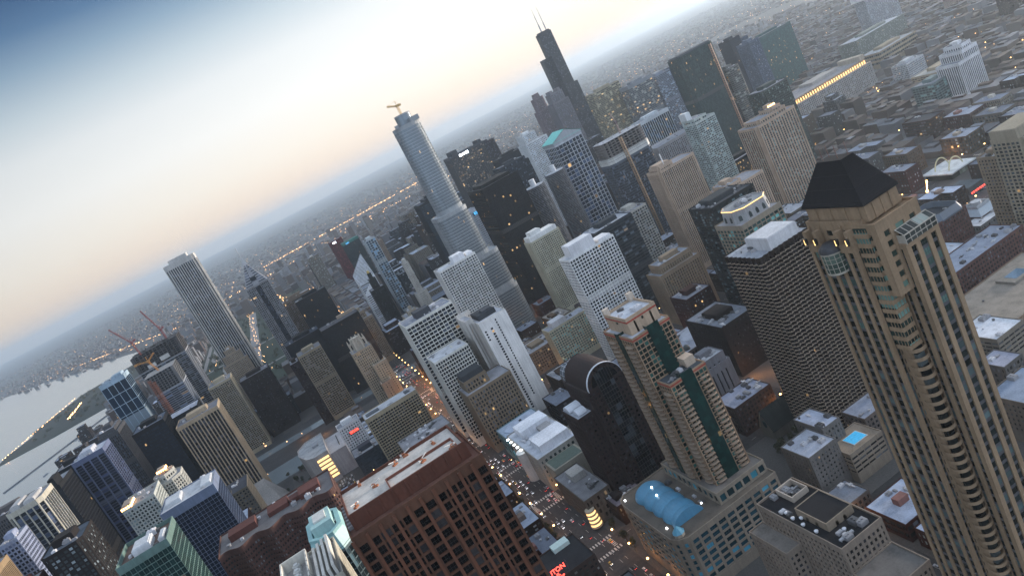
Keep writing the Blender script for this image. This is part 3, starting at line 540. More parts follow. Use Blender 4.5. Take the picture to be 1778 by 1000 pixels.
# arched bay window with a lead dome
b = MB(); o = ngon(-184-X, -220.5-Y, 4.1, 14, 4.3); b.prism(o, 210.5, 211.3); b.prism(o, 218.4, 219.2)
for k in range(14):
    p = o[k]; b.bar((p[0], p[1], 211), (p[0], p[1], 218.6), .13)
for zz in (213.1, 215.0, 216.8): b.ring(offset(o, .05), offset(o, -.15), zz, zz+.14)
f_ = b.build('bay_window', M['wall'], t, (.40, .36, .29))
g = MB(); g.prism(offset(o, -.12), 211.2, 218.5); g.build('pane', M['glass'], f_, (.10, .14, .11, 0))
b = MB(); o1 = offset(o, .35)
for k in range(4):
    a0, a1 = k/4, (k+1)/4; s0, s1 = math.cos(a0*1.3), math.cos(a1*1.3)
    c0 = sum(p[0] for p in o1)/14; c1 = sum(p[1] for p in o1)/14
    b.loft([(c0+(p[0]-c0)*s0, c1+(p[1]-c1)*s0) for p in o1], 219.2+3.4*math.sin(a0*1.3), [(c0+(p[0]-c0)*s1, c1+(p[1]-c1)*s1) for p in o1], 219.2+3.4*math.sin(a1*1.3))
b.build('dome', M['metal'], t, (.028, .028, .032))
# north bay, its glass canopy and the corner windows
nst = style('bigvert', bw=5.4, pw=2.0, fh=3.75, sh=1.3, rd=.6, sp=.5, top=1.5, base=8)
wm, gm = MB(), MB(); ob = loc(t, rect(-209, -193, -206, -196.5)); sm = MB(); facade(wm, gm, ob, 0, 216.5, nst, parapet=.5, sm=sm); sm.build('spandrel', M['metal'], t, SPN)
wm.build('north_bay', M['wall'], t, STN); gm.build('window', M['glass'], t, (.018, .026, .026, .006), 'stuff')
panes(t, ob, 0, 216.5, nst, 40, (.018, .03, .026, .006))
wm, gm = MB(), MB(); ob = loc(t, rect(-207, -186.5, -212, -199.5)); facade(wm, gm, ob, 200, 227, style('bigvert', bw=6.8, pw=2.8, fh=3.75, sh=1.7, rd=.6, sp=.1, top=3.2, base=.3), parapet=1.0)
wm.build('upper_wall', M['wall'], t, STN); gm.build('window', M['glass'], t, (.03, .05, .04, .02), 'stuff')
b = MB()
for k in range(7):
    xx = -208.6+k*2.5-X; b.box(xx-.13, xx+.13, -199.5-Y, -196.2-Y, 216.6, 220.0); b.bar((xx, -199.4-Y, 222.0), (xx, -196.2-Y, 220.0), .16)
b.box(-208.8-X, -193.4-X, -196.4-Y, -196.1-Y, 218.0, 218.25); b.box(-208.8-X, -193.4-X, -196.5-Y, -196.05-Y, 219.9, 220.2); b.box(-208.8-X, -193.4-X, -199.5-Y, -199.2-Y, 221.9, 222.2)
fr = b.build('canopy_frame', M['metal'], t, (.40, .36, .30))
b = MB(); b.face(((-193.5-X, -196.3-Y, 216.7), (-208.7-X, -196.3-Y, 216.7), (-208.7-X, -196.3-Y, 220), (-193.5-X, -196.3-Y, 220))); b.face(((-193.5-X, -196.3-Y, 220), (-208.7-X, -196.3-Y, 220), (-208.7-X, -199.3-Y, 222), (-193.5-X, -199.3-Y, 222)))
b.build('pane', M['glass'], fr, (.05, .056, .05, 0))
# corner notch: stacked window bands above, round balconies below
b = MB(); g = MB()
for k in range(13):
    z = 178+k*3.75
    b.box(-191.5-X, -185.6-X, -209.3-Y, -203.2-Y, z, z+1.5)
g.box(-191.5-X, -186.1-X, -209.3-Y, -203.7-Y, 178, 226.5)
for z in range(178, 226, 1):
    pass
for yy in (-208, -206.6, -205.2, -203.9): b.box(-186.15-X, -185.95-X, yy-.09-Y, yy+.09-Y, 178, 226)
for xx in (-187.4, -189.0, -190.6): b.box(xx-.09-X, xx+.09-X, -203.75-Y, -203.5-Y, 178, 226)
b.build('corner_wall', M['wall'], t, STN); g.build('corner_window', M['glass'], t, (.03, .05, .042, .01))
for k in range(46):
    z = 176.5-k*3.75
    b = MB(); c = ngon(-189.6-X, -205.3-Y, 3.5, 18)
    b.prism(c, z-.35, z); b.ring(offset(c, .02), offset(c, -.2), z, z+1.05); b.build('balcony', M['wall'], t, (.28, .195, .12))
b = MB(); b.box(-191-X, -187.6-X, -210-Y, -203.4-Y, 8, 178); b.build('corner_window', M['glass'], t, (.015, .018, .018, .003))
# drum and pyramid
b = MB(); b.prism(loc(t, rect(-204, -188.4, -231, -203)), 228.1, 234.2)
for yy in (-226, -219, -212, -206): b.box(-188.4-X, -188.0-X, yy-.25-Y, yy+.25-Y, 228, 234)
for xx in (-192, -196, -200): b.box(xx-.3-X, xx+.3-X, -203-Y, -202.6-Y, 228, 234)
b.build('drum', M['wall'], t, STN)
b = MB(); O0 = loc(t, rect(-204.6, -187.6, -231.8, -202.3)); O1 = loc(t, rect(-201, -195.2, -224.5, -213)); b.prism(O0, 234.2, 234.9); b.loft(O0, 234.9, O1, 249.0)
for i in range(4):
    p0, p1, q0, q1 = Vector((*O0[i], 234.9)), Vector((*O0[(i+1) % 4], 234.9)), Vector((*O1[i], 249)), Vector((*O1[(i+1) % 4], 249))
    ns = 26
    for k in range(ns+1):
        b.bar(p0.lerp(p1, k/ns), q0.lerp(q1, k/ns), .10, 0, 3)
    for zz in (.06, .36, .66): b.bar(p0.lerp(q0, zz), p1.lerp(q1, zz), .16, 0, 4)
b.build('pyramid_roof', M['wall'], t, (.012, .011, .012))
for k, (xx, yy) in enumerate(((-196, -222), (-200, -214), (-197, -216), (-199, -222))):
    b = MB(); b.bar((xx-X, yy-Y, 249), (xx-X, yy-Y, 254), .12); b.build('mast', M['metal'], t, (.12, .05, .04))
# --- green and cream balcony tower on a stone podium
t = root_at('balcony_tower', 'cream tower with green glass strips, red trim and curved balconies on a stone podium', 'tower', -212, -133, -460, -380)
X, Y = t.location.x, t.location.y
CRM = (.46, .365, .28); GRN = (.008, .026, .022)
bst = style('grid', bw=3.2, pw=.4, fh=3.3, sh=.55, rd=.7, sp=.05, top=2.2, base=2)
body(t, rect(-204, -175, -447, -408), 40, 156, bst, CRM, GRN, .006, nwin=40, roof=(.4, .42, .46))
body(t, rect(-206, -178, -408, -393), 40, 124, bst, CRM, GRN, .006, nwin=60, roof=(.07, .08, .09))
body(t, rect(-202, -179, -443, -414), 156, 166, style('stone', bw=9, pw=6, fh=9, sh=6, top=2, base=1), (.55, .46, .37), GRN, 0, roof=(.56, .58, .62), parapet=2)
b = MB()
for (x0, x1, y0, y1, z) in ((-204, -175, -447, -408, 154.6), (-206, -178, -408, -393, 122.8), (-202, -179, -443, -414, 164.6)):
    o = offset(loc(t, rect(x0, x1, y0, y1)), .14); b.ring(o, offset(o, -.5), z, z+1.1)
b.build('red_trim', M['wall'], t, (.32, .055, .035))
g = MB(); uvf = lambda n, m: [(0, 0), (n, 0), (n, m), (0, m)]
def strip(x0, x1, y0, y1, z0, z1, nf):
    for (p, q) in (((x0, y1), (x1, y1)), ((x1, y0), (x1, y1))):
        a, c = (q, p) if p[1] == q[1] else (p, q)
        g.face(((a[0]-X, a[1]-Y, z0), (c[0]-X, c[1]-Y, z0), (c[0]-X, c[1]-Y, z1), (a[0]-X, a[1]-Y, z1)), 0, [(0, 0), (4, 0), (4, nf), (0, nf)])
strip(-196, -187, -412, -392.6, 40, 127, 26); strip(-196, -187, -412, -407.5, 124, 159, 10)
strip(-180, -174.5, -430, -425, 40, 158, 34)
g.build('glass_strip', M['plain'], t, (.006, .030, .026, .008))
b = MB()
for k in range(34):
    z = 44+k*3.3
    for (xc, yc, rx, ry, top) in ((-175, -416, 2.3, 4.6, 154), (-175, -439, 2.3, 4.6, 154), (-178, -400, 2.3, 4.6, 122), (-183, -393, 3.4, 2.2, 122), (-201.5, -393, 3.4, 2.2, 122)):
        if z > top-3: continue
        o = ngon(xc-X, yc-Y, rx, 10, ry); b.prism(o, z, z+.28); b.ring(o, offset(o, -.10), z+.28, z+.62)
        o_ = None
b.build('balcony', M['wall'], t, (.35, .27, .2), 'stuff')
b = MB(); b.box(-204.3-X, -197-X, -408-Y, -400-Y, 124.2, 130); b.build('roof_house', M['wall'], t, CRM)
b = MB()
for (x0, x1, y0, y1, z0, z1) in ((-203, -199, -444, -440, 166, 172), (-183, -179, -444, -441, 166, 171)): b.box(x0-X, x1-X, y0-Y, y1-Y, z0, z1)
b.build('roof_fin', M['wall'], t, (.55, .46, .37))
units(t, -200-X, -182-X, -438-Y, -418-Y, 166.2, 5, R0); units(t, -203-X, -182-X, -405-Y, -396-Y, 124.2, 6, R0, .7)
# podium with rounded corner, blue vault and small blue turret
pod = [(-212, -460), (-139, -460), (-134.5, -456), (-133, -448), (-133, -388), (-136, -383), (-141, -380), (-212, -380)]
body(t, pod, 0, 41, style('bigvert', bw=7.2, pw=1.8, fh=4.4, sh=1.5, rd=.7, sp=.2, top=3, base=7), (.24, .2, .155), (.015, .06, .085), .02, roof=(.13, .11, .09), nwin=30, wname='podium_wall')
body(t, rect(-211, -172, -452, -386), 41, 49, style('bigvert', bw=6, pw=1.6, fh=5, sh=1.0, rd=.6, sp=.2, top=1.6, base=.6), (.26, .22, .17), (.015, .07, .09), .02, roof=(.17, .155, .14))
b = MB(); n = 14; segs = 30; ax0, ax1, yc0, yc1 = -163.5, -141, -447, -394   # vault axis runs south to north
P = []
for i in range(segs+1):
    s = i/segs; yy = yc0+(yc1-yc0)*s; fl = abs(math.sin(s*math.pi*4.5))**.6
    P.append([((ax0+ax1)/2-math.cos(math.pi*j/n)*(11.2*(.86+.16*fl))-X, yy-Y, 41.3+math.sin(math.pi*j/n)*(6.6+.9*fl)) for j in range(n+1)])
for i in range(segs):
    for j in range(n): b.face((P[i][j], P[i][j+1], P[i+1][j+1], P[i+1][j]))
b.face(P[0][::-1]); b.face(P[-1])
b.build('blue_vault', M['metal'], t, (.085, .26, .40), smooth=False)
b = MB(); b.prism(ngon(-139.6-X, -387.6-Y, 3.6, 8), 41, 43.5); b.build('turret', M['wall'], t, (.42, .37, .30))
b = MB(); b.loft(ngon(-139.6-X, -387.6-Y, 4.1, 8), 43.5, ngon(-139.6-X, -387.6-Y, 1.2, 8), 47); b.loft(ngon(-139.6-X, -387.6-Y, 1.2, 8), 47, ngon(-139.6-X, -387.6-Y, .1, 8), 48); b.build('turret_roof', M['metal'], t, (.09, .30, .42))
for (xx, yy) in ((-153, -436), (-150, -425), (-137, -453), (-166, -400), (-138, -400)):
    b = MB(); b.box(xx-.5-X, xx+.5-X, yy-.5-Y, yy+.5-Y, 48.3 if -160 < xx < -145 else 41.2, 49.1 if -160 < xx < -145 else 42.2); b.build('roof_lamp', M['whiteglow'], t)
units(t, -170-X, -166-X, -440-Y, -400-Y, 41.2, 5, R0, .7)
# --- red brown granite tower, nearest at the bottom
t = root_at('granite_tower', 'near red brown granite tower with a pale flat roof and tall dark window grid', 'tower', -41.5, 11.5, -286, -254)
X, Y = t.location.x, t.location.y
RED = (.10, .045, .026)
gst = style('grid', bw=4.4, pw=.75, fh=4.1, sh=.95, rd=.9, sp=.1, top=3.5, base=8)
o = rect(-41.5, 11.5, -286, -254)
body(t, o, 0, 213, gst, RED, (.010, .009, .009), .006, nwin=100, roof=(.12, .06, .045), parapet=.8)
b = MB()                                   # every third bay is joined over two storeys by a bronze grille
for k in range(10):
    xx = 11.5-k*5.3-X
    b.box(xx-.6, xx+.6, -253.9-Y, -253.45-Y, 8, 212.6)
b.build('pilaster', M['wall'], t, (.125, .05, .028))
b = MB(); o2 = loc(t, rect(-38.5, 9, -283.5, -258.5)); b.ring(o2, offset(o2, -.6), 213, 219.5)
for k in range(9):
    xx = 8-k*5.4-X; b.box(xx-.35, xx+.35, -258.55-Y, -258.1-Y, 213.2, 219)
b.build('roof_wall', M['wall'], t, (.10, .036, .022))
b = MB(); b.prism(offset(o2, -.6), 213.3, 218.3); b.build('upper_roof', M['roof'], t, (.55, .51, .46))
b = MB(); o3 = loc(t, rect(-36, -8, -270, -259.4)); b.ring(o3, offset(o3, -.5), 218.35, 219.3); b.build('roof_kerb', M['wall'], t, (.16, .06, .04))
for (xx, yy, a) in ((5, -264, .3), (-4, -271, .9), (-14, -279, .2), (-23, -266, 1.2), (-30, -276, .6), (-34, -262, .1), (-19, -281, 1.0), (1, -281, .5)):
    b = MB(); b.box(-1.1, 1.1, -.6, .6, 0, .6, 0); b.bar((0, 0, .5), (0, 0, 1.6), .28, 0, 6); b.bar((0, 0, 1.5), (2.6, 0, 2.3), .2, 1, 5); b.bar((-.2, 0, 1.5), (-1.7, 0, 1.2), .22, 0, 5); b.box(-1.9, -1.2, -.4, .4, .9, 1.5, 1)
    d = b.build('window_cleaning_davit', [flat('rust', (.30, .11, .05)), M['metal']] if 'rust' not in bpy.data.materials else [bpy.data.materials['rust'], M['metal']], t, (.55, .53, .5)); d.location = (xx-X, yy-Y, 218.3); d.rotation_euler = (0, 0, a*3)
b = MB()
for k in range(7): b.box(9.3-X, 11-X, -282+k*3.2-Y, -280.6+k*3.2-Y, 213.2, 214.4)
b.build('louvre', M['metal'], t, (.2, .19, .19))
# --- dark granite tower with an arched top
t = root_at('arched_tower', 'dark red granite tower with a glazed arched gable and silver side roofs', 'tower', -200, -149, -548, -506)
X, Y = t.location.x, t.location.y
DR = (.022, .013, .012)
ost = style('brick', bw=3.5, pw=1.7, fh=3.9, sh=1.9, rd=.5, top=2, base=8)
body(t, rect(-199, -163, -548, -506), 0, 100, ost, DR, (.008, .008, .010), .003, nwin=60, roof=(.06, .045, .04))
body(t, rect(-162.9, -149, -542, -510), 0, 84, ost, DR, (.01, .01, .012), .003, roof=(.42, .45, .5), nwin=20)
b = MB(); cx_, r_, n = -181-X, 15.5, 18
arch = lambda r: [(cx_-math.cos(math.pi*k/n)*r, 100+math.sin(math.pi*k/n)*r) for k in range(n+1)]
A, B_ = arch(r_), arch(r_-3.6)
for yy in (-505.6, -548.2):
    for k in range(n):
        q = [(A[k][0], yy-Y, A[k][1]), (A[k+1][0], yy-Y, A[k+1][1]), (B_[k+1][0], yy-Y, B_[k+1][1]), (B_[k][0], yy-Y, B_[k][1])]
        b.face(q if yy > -520 else q[::-1])
for k in range(n):
    for rr in (A,): b.face(((rr[k][0], -505.6-Y, rr[k][1]), (rr[k][0], -548.2-Y, rr[k][1]), (rr[k+1][0], -548.2-Y, rr[k+1][1]), (rr[k+1][0], -505.6-Y, rr[k+1][1])))
    b.face(((B_[k][0], -505.6-Y, B_[k][1]), (B_[k+1][0], -505.6-Y, B_[k+1][1]), (B_[k+1][0], -507.5-Y, B_[k+1][1]), (B_[k][0], -507.5-Y, B_[k][1])))
b.build('arched_gable', M['wall'], t, (.026, .015, .013))
b = MB()
for k in range(0, n, 2):
    a_ = math.pi*(k+1)/n; rm_ = r_-1.8; b.box(cx_-math.cos(a_)*rm_-.6, cx_-math.cos(a_)*rm_+.6, -505.7-Y, -505.45-Y, 100+math.sin(a_)*rm_-.7, 100+math.sin(a_)*rm_+.7)
b.build('gable_opening', M['glass'], t, (.006, .006, .008, 0))
g = MB(); g.face([(p[0], -507-Y, p[1]) for p in B_]+[(B_[-1][0], -507-Y, 20), (B_[0][0], -507-Y, 20)][0:0], 0)
g.box(cx_-6.8, cx_+6.8, -506-Y, -505.5-Y, 8, 101); g.build('centre_glazing', M['glass'], t, (.010, .012, .014, .002))
b = MB()
for k in range(24):
    b.box(cx_-6.8, cx_+6.8, -505.5-Y, -505.3-Y, 10+k*3.9, 10.35+k*3.9)
for k in range(7): b.box(cx_-6.8+k*2.23, cx_-6.65+k*2.23, -505.5-Y, -505.25-Y, 8, 112)
b.build('glazing_bar', M['metal'], t, (.035, .035, .038))
b = MB()
for k in range(n+1):
    pass
oo = MB(); A2 = arch(r_+.45)
for k in range(n): oo.face(((A2[k][0], -505.3-Y, A2[k][1]), (A2[k+1][0], -505.3-Y, A2[k+1][1]), (A2[k+1][0], -507-Y, A2[k+1][1]), (A2[k][0], -507-Y, A2[k][1]))[::-1]); oo.face(((A2[k][0], -505.3-Y, A2[k][1]), (A[k][0], -505.3-Y, A[k][1]), (A[k+1][0], -505.3-Y, A[k+1][1]), (A2[k+1][0], -505.3-Y, A2[k+1][1])))
oo.build('silver_trim', M['metal'], t, (.6, .62, .66))
for (x0, x1, y0, y1, zc) in ((-162, -150.5, -540, -528, 85), (-160, -152, -525, -514, 85)):
    b = MB(); m_ = 8; yc = (y0+y1)/2; ry = (y1-y0)/2
    Q = [(yc-math.cos(math.pi*k/m_)*ry-Y, zc+math.sin(math.pi*k/m_)*3.6) for k in range(m_+1)]
    for k in range(m_): b.face(((x0-X, Q[k][0], Q[k][1]), (x1-X, Q[k][0], Q[k][1]), (x1-X, Q[k+1][0], Q[k+1][1]), (x0-X, Q[k+1][0], Q[k+1][1])))
    b.face([(x1-X, q[0], q[1]) for q in Q]); b.face([(x0-X, q[0], q[1]) for q in Q[::-1]])
    b.build('silver_roof', M['metal'], t, (.62, .65, .7))
units(t, -161-X, -151-X, -538-Y, -514-Y, 84.2, 4, R0, .8)
# --- beige office block with the black roof, bottom right
t = root_at('stone_office_block', 'beige stone office block with a black roof, white vents and a rooftop house', 'office block', -192, -155, -330, -245)
X, Y = t.location.x, t.location.y
fst = style('stone', bw=2.9, pw=1.35, fh=3.4, sh=1.4, rd=.55, top=2.6, base=6)
OFF = (.24, .195, .155)
body(t, rect(-192, -166, -328, -267), 0, 70, fst, OFF, (.02, .02, .022), .006, roof=(.018, .018, .02), nwin=70, parapet=1.3)
body(t, rect(-165.9, -156, -330, -300), 0, 58, fst, OFF, (.02, .02, .022), .004, roof=(.2, .18, .16), nwin=20)
body(t, rect(-192, -166, -266.9, -246), 0, 56, fst, OFF, (.02, .02, .022), .006, roof=(.16, .15, .14), nwin=10)
body(t, rect(-189, -172, -303, -281), 70, 74.5, style('stone', bw=9, pw=8.6, fh=9, sh=8, top=2, base=2), (.40, .35, .29), roof=(.02, .02, .022), parapet=.5)
for k, (xx, yy) in enumerate(((-170, -309), (-169, -303), (-171.5, -299.5), (-168.5, -295), (-168.6, -286), (-177, -276))):
    b = MB(); b.prism(ngon(0, 0, .8, 10), 0, .7); b.prism(ngon(0, 0, 1.05, 10), .7, 1.1); b.loft(ngon(0, 0, 1.05, 10), 1.1, ngon(0, 0, .4, 10), 1.5); v = b.build('roof_vent', M['metal'], t, (.75, .76, .8)); v.location = (xx-X, yy-Y, 70.15)
b = MB(); b.ring(loc(t, rect(-189, -178, -325, -312)), loc(t, rect(-188.4, -178.6, -324.4, -312.6)), 70.1, 73.5); b.build('plant_screen', M['wall'], t, (.42, .36, .3))
units(t, -187-X, -180-X, -323-Y, -314-Y, 70.2, 6, R0, .7); units(t, -190-X, -170-X, -279-Y, -270-Y, 70.2, 5, R0, .9); units(t, -176-X, -169-X, -324-Y, -306-Y, 70.2, 4, R0, .7)
# --- silver tower with three rounded setbacks and the rooftop crane
t = root_at('silver_tower', 'tallest silver glass tower with rounded corners and stepped setbacks', 'tower', -318, -250, -1130, -1060)
X, Y = t.location.x, t.location.y
sst = style('horiz', bw=1.5, pw=.18, fh=4.4, sh=.8, rd=.4, pp=.05, sp=0, top=5, base=6)
SLV = (.44, .455, .46); SG = (.20, .235, .26)
def rr(x0, x1, y0, y1, c): 
    o = []
    for (cx0, cy0, a) in ((x1-c, y0+c, -90), (x1-c, y1-c, 0), (x0+c, y1-c, 90), (x0+c, y0+c, 180)):
        o += [(cx0+c*math.cos(math.radians(a+k*18)), cy0+c*math.sin(math.radians(a+k*18))) for k in range(6)]
    return o
body(t, rr(-318, -250, -1130, -1062, 14), 0, 72, sst, SLV, SG, .012, mirror=True, roof=(.4, .42, .44))
body(t, rr(-316, -251, -1128, -1064, 14), 72, 132, sst, SLV, SG, .012, mirror=True, roof=(.4, .42, .44))
body(t, rr(-303, -252, -1122, -1066, 15), 132, 210, sst, SLV, SG, .006, mirror=True, roof=(.4, .42, .44))
body(t, rr(-302, -262, -1118, -1076, 15), 210, 350, sst, SLV, SG, .003, mirror=True, roof=(.4, .42, .44))
body(t, rr(-297, -274, -1114, -1090, 9), 350, 366, style('horiz', bw=1.5, pw=.2, fh=16, sh=.5, top=1, base=.5, rd=.3), SLV, SG, 0, mirror=True, roof=(.4, .42, .44))
b = MB(); b.box(-301-X, -287-X, -1084-Y, -1077-Y, 350, 357); b.box(-268-X, -263-X, -1084-Y, -1079-Y, 350, 355); b.build('roof_frame', M['metal'], t, (.25, .26, .27))
def lattice(b, a, c, wd, nseg, r=.18):
    a, c = Vector(a), Vector(c); d = (c-a).normalized(); u = d.orthogonal().normalized()*wd/2; v = d.cross(u)
    cs_ = [u+v, u-v, -u-v, -u+v]
    for q in cs_: b.bar(a+q, c+q, r)
    for k in range(nseg):
        for i in range(4):
            b.bar(a.lerp(c, k/nseg)+cs_[i], a.lerp(c, (k+1)/nseg)+cs_[(i+1) % 4], r*.8, 0, 3)
def crane(label, base, top, jib, tail, color, wd=2.4):
    t = thing('tower_crane', label, 'crane', base)
    B = Vector(base)
    b = MB(); lattice(b, (0, 0, 0), Vector(top)-B, wd, 8, .28); b.build('mast', M['metal'], t, color)
    b = MB(); lattice(b, Vector(top)-B, Vector(jib)-B, wd*.75, 12, .24); b.build('jib', M['metal'], t, color)
    b = MB(); lattice(b, Vector(top)-B, Vector(tail)-B, wd*.8, 4, .26); e = Vector(tail)-B; b.box(e.x-1.6, e.x+1.6, e.y-1.6, e.y+1.6, e.z-2.4, e.z+.6); b.build('counter_jib', M['metal'], t, color)
    b = MB(); e = Vector(top)-B; b.box(e.x-1.8, e.x+1.8, e.y-1.8, e.y+1.8, e.z-1.4, e.z+2.0); b.bar(e, e+Vector((0, 0, 8)), .4); b.bar(e+Vector((0, 0, 8)), Vector(jib)-B, .12, 0, 3); b.bar(e+Vector((0, 0, 8)), Vector(tail)-B, .12, 0, 3); b.build('cab', M['metal'], t, color)
    return t
c = crane('ochre crane perched on the round drum of the tallest silver tower', (-285.5, -1102, 366.2), (-285.5, -1102, 380), (-271, -1100, 385), (-290, -1103, 381), (.50, .33, .12), 2.4)
# --- tallest black tower: nine bundled tubes that drop away
t = root_at('bundled_tower', 'tallest black stepped tower with two white masts on the skyline', 'tower', -1111, -1042, -2249, -2180)
X, Y = t.location.x, t.location.y
wst = style('darkbox', bw=4.6, pw=1.2, fh=4, sh=1.0, top=7, base=10)
hts = {(0, 0): 205, (1, 0): 368, (2, 0): 268, (0, 1): 442, (1, 1): 442, (2, 1): 368, (0, 2): 268, (1, 2): 368, (2, 2): 205}
cells = MB(); gl = MB()
for (i, j), h in hts.items():   # i eastwards, j northwards
    x0, y0 = -1111+23*i+.01*i, -2249+23*j+.01*j
    facade(cells, gl, loc(t, rect(x0, x0+22.98, y0, y0+22.98)), 0, h, wst)
cells.build('wall', M['wall'], t, (.017, .020, .028)); gl.build('window', M['glass'], t, (.014, .017, .024, .008), 'stuff')
for xx in (-1103, -1085):
    b = MB(); b.bar((xx-X, -2214-Y, 442), (xx-X, -2214-Y, 470), 2.2, 0, 8); b.bar((xx-X, -2214-Y, 470), (xx-X, -2214-Y, 500), 1.3, 0, 8); b.bar((xx-X, -2214-Y, 500), (xx-X, -2214-Y, 522), .6, 0, 6); b.build('mast', M['metal'], t, (.42, .41, .42))
b = MB(); b.box(-1108-X, -1070-X, -2224-Y, -2206-Y, 442.3, 447); b.build('penthouse', M['wall'], t, (.02, .02, .026))
# --- spired tower with chevron crown
t = root_at('spired_tower', 'dark granite tower with stepped chevron crown and a thin spire beside the ribbed white slab', 'tower', -3, 39, -1462, -1420)
X, Y = t.location.x, t.location.y
pv = style('vert', bw=3, pw=1.1, fh=3.9, sh=1.1, rd=.5, sp=.35, top=2, base=8)
o = rect(-3, 39, -1462, -1420)
body(t, rect(-3, 13, -1462, -1420), 0, 228, pv, (.17, .17, .175), (.02, .024, .03), .02, roofed=False)
body(t, rect(23, 39, -1462, -1420), 0, 228, pv, (.17, .17, .175), (.02, .024, .03), .02, roofed=False)
body(t, rect(13, 23, -1459, -1423), 0, 244, style('darkbox', top=2), (.02, .022, .028), (.012, .016, .024), .006, roofed=False)
b = MB(); B0, B1 = loc(t, rect(-3, 39, -1462, -1420)), loc(t, rect(16.5, 19.5, -1442.5, -1439.5)); b.prism(B0, 226, 229.5); b.loft(B0, 229.5, B1, 271)
b.build('chevron_crown', M['wall'], t, (.22, .225, .24))
b = MB()
for i in range(4):
    p0, p1, q0, q1 = Vector((*B0[i], 229.5)), Vector((*B0[(i+1) % 4], 229.5)), Vector((*B1[i], 271)), Vector((*B1[(i+1) % 4], 271))
    for k in range(9):
        a_, c_ = (k+.3)/9.4, (k+.7)/9.4; nn = (p1-p0).cross(q0-p0).normalized()*.18; e0, e1, f0, f1 = p0.lerp(q0, a_), p1.lerp(q1, a_), p0.lerp(q0, c_), p1.lerp(q1, c_)
        for (u0, u1) in ((.05, .36), (.64, .95)): b.face([tuple(v+nn) for v in (e0.lerp(e1, u0), e0.lerp(e1, u1), f0.lerp(f1, u1), f0.lerp(f1, u0))])
b.build('crown_window', M['glass'], t, (.02, .024, .034, 0), 'stuff')
b = MB(); O0 = loc(t, rect(14, 22, -1445, -1437)); b.loft(O0, 264.5, loc(t, rect(17.5, 18.5, -1441.5, -1440.5)), 282); b.bar((18-X, -1441-Y, 281), (18-X, -1441-Y, 303), .45, 0, 6); b.build('spire', M['metal'], t, (.35, .36, .38))
# --- crane site tower
t = root_at('unfinished_tower', 'unfinished dark concrete tower with raw upper floors and two red cranes', 'construction site', 166, 244, -1390, -1270)
X, Y = t.location.x, t.location.y
body(t, rect(185, 233, -1329, -1271), 0, 160, style('slabs', fh=3.3, sh=.8, rd=1.4, bw=12, pw=.3), (.40, .42, .45), (.02, .028, .045), .006, roofed=False)
body(t, rect(185, 233, -1329, -1271), 160, 191, style('open', rd=4, fh=4, sh=.6, bw=5), (.30, .30, .30), (.02, .024, .03), .01, roof=(.3, .3, .3), parapet=0)
body(t, rect(166, 244, -1390, -1330), 0, 196, style('slabs', fh=3.3, sh=.6, rd=1.3, bw=7), (.22, .23, .25), (.014, .018, .024), .02, roofed=False, parapet=0)
body(t, rect(166, 244, -1390, -1330), 196, 224, style('open', rd=4, fh=3.6, sh=.5, bw=6), (.075, .07, .07), (.012, .012, .014), .0, roof=(.05, .05, .055), parapet=0)
b = MB()
for k in range(46):
    xx = 167+R0.random()*75-X; yy = -1388+R0.random()*57-Y; b.box(xx-.25, xx+.25, yy-.25, yy+.25, 224, 225.5+R0.random()*5)
for k in range(16):
    xx = 168+R0.random()*66-X; yy = -1332-Y; b.box(xx, xx+5, yy-.3, yy+.3, 224+R0.random()*2, 226+R0.random()*2)
b.build('formwork', M['metal'], t, (.06, .055, .05))
for (x0, x1, z0, z1) in ((190, 205, 199, 206), (214, 227, 197, 203)):
    block(t, 'safety_screen', x0, x1, -1329.9, -1329.6, z0, z1, (.45, .44, .42))
b = MB(); lattice(b, (226.5-X, -1269.5-Y, 0), (226.5-X, -1269.5-Y, 187), 3.2, 40, .35); lattice(b, (221.5-X, -1269.5-Y, 0), (221.5-X, -1269.5-Y, 182), 3.0, 40, .35); b.build('hoist', M['metal'], t, (.22, .075, .04))
crane('red luffing crane with its jib leaning left over the lake', (224, -1320, 224), (224, -1310, 248), (241, -1305, 283), (219, -1312, 251), (.17, .045, .045), 1.8)
crane('second red luffing crane standing nearly upright beside the ribbed white tower', (182, -1345, 224), (182, -1340, 243), (190, -1320, 286), (178, -1342, 246), (.17, .045, .05), 1.8)
crane('low orange crane working halfway up the unfinished tower', (211, -1300, 191), (211, -1265, 214), (197, -1262, 222), (230, -1268, 218), (.38, .18, .04), 2.0)
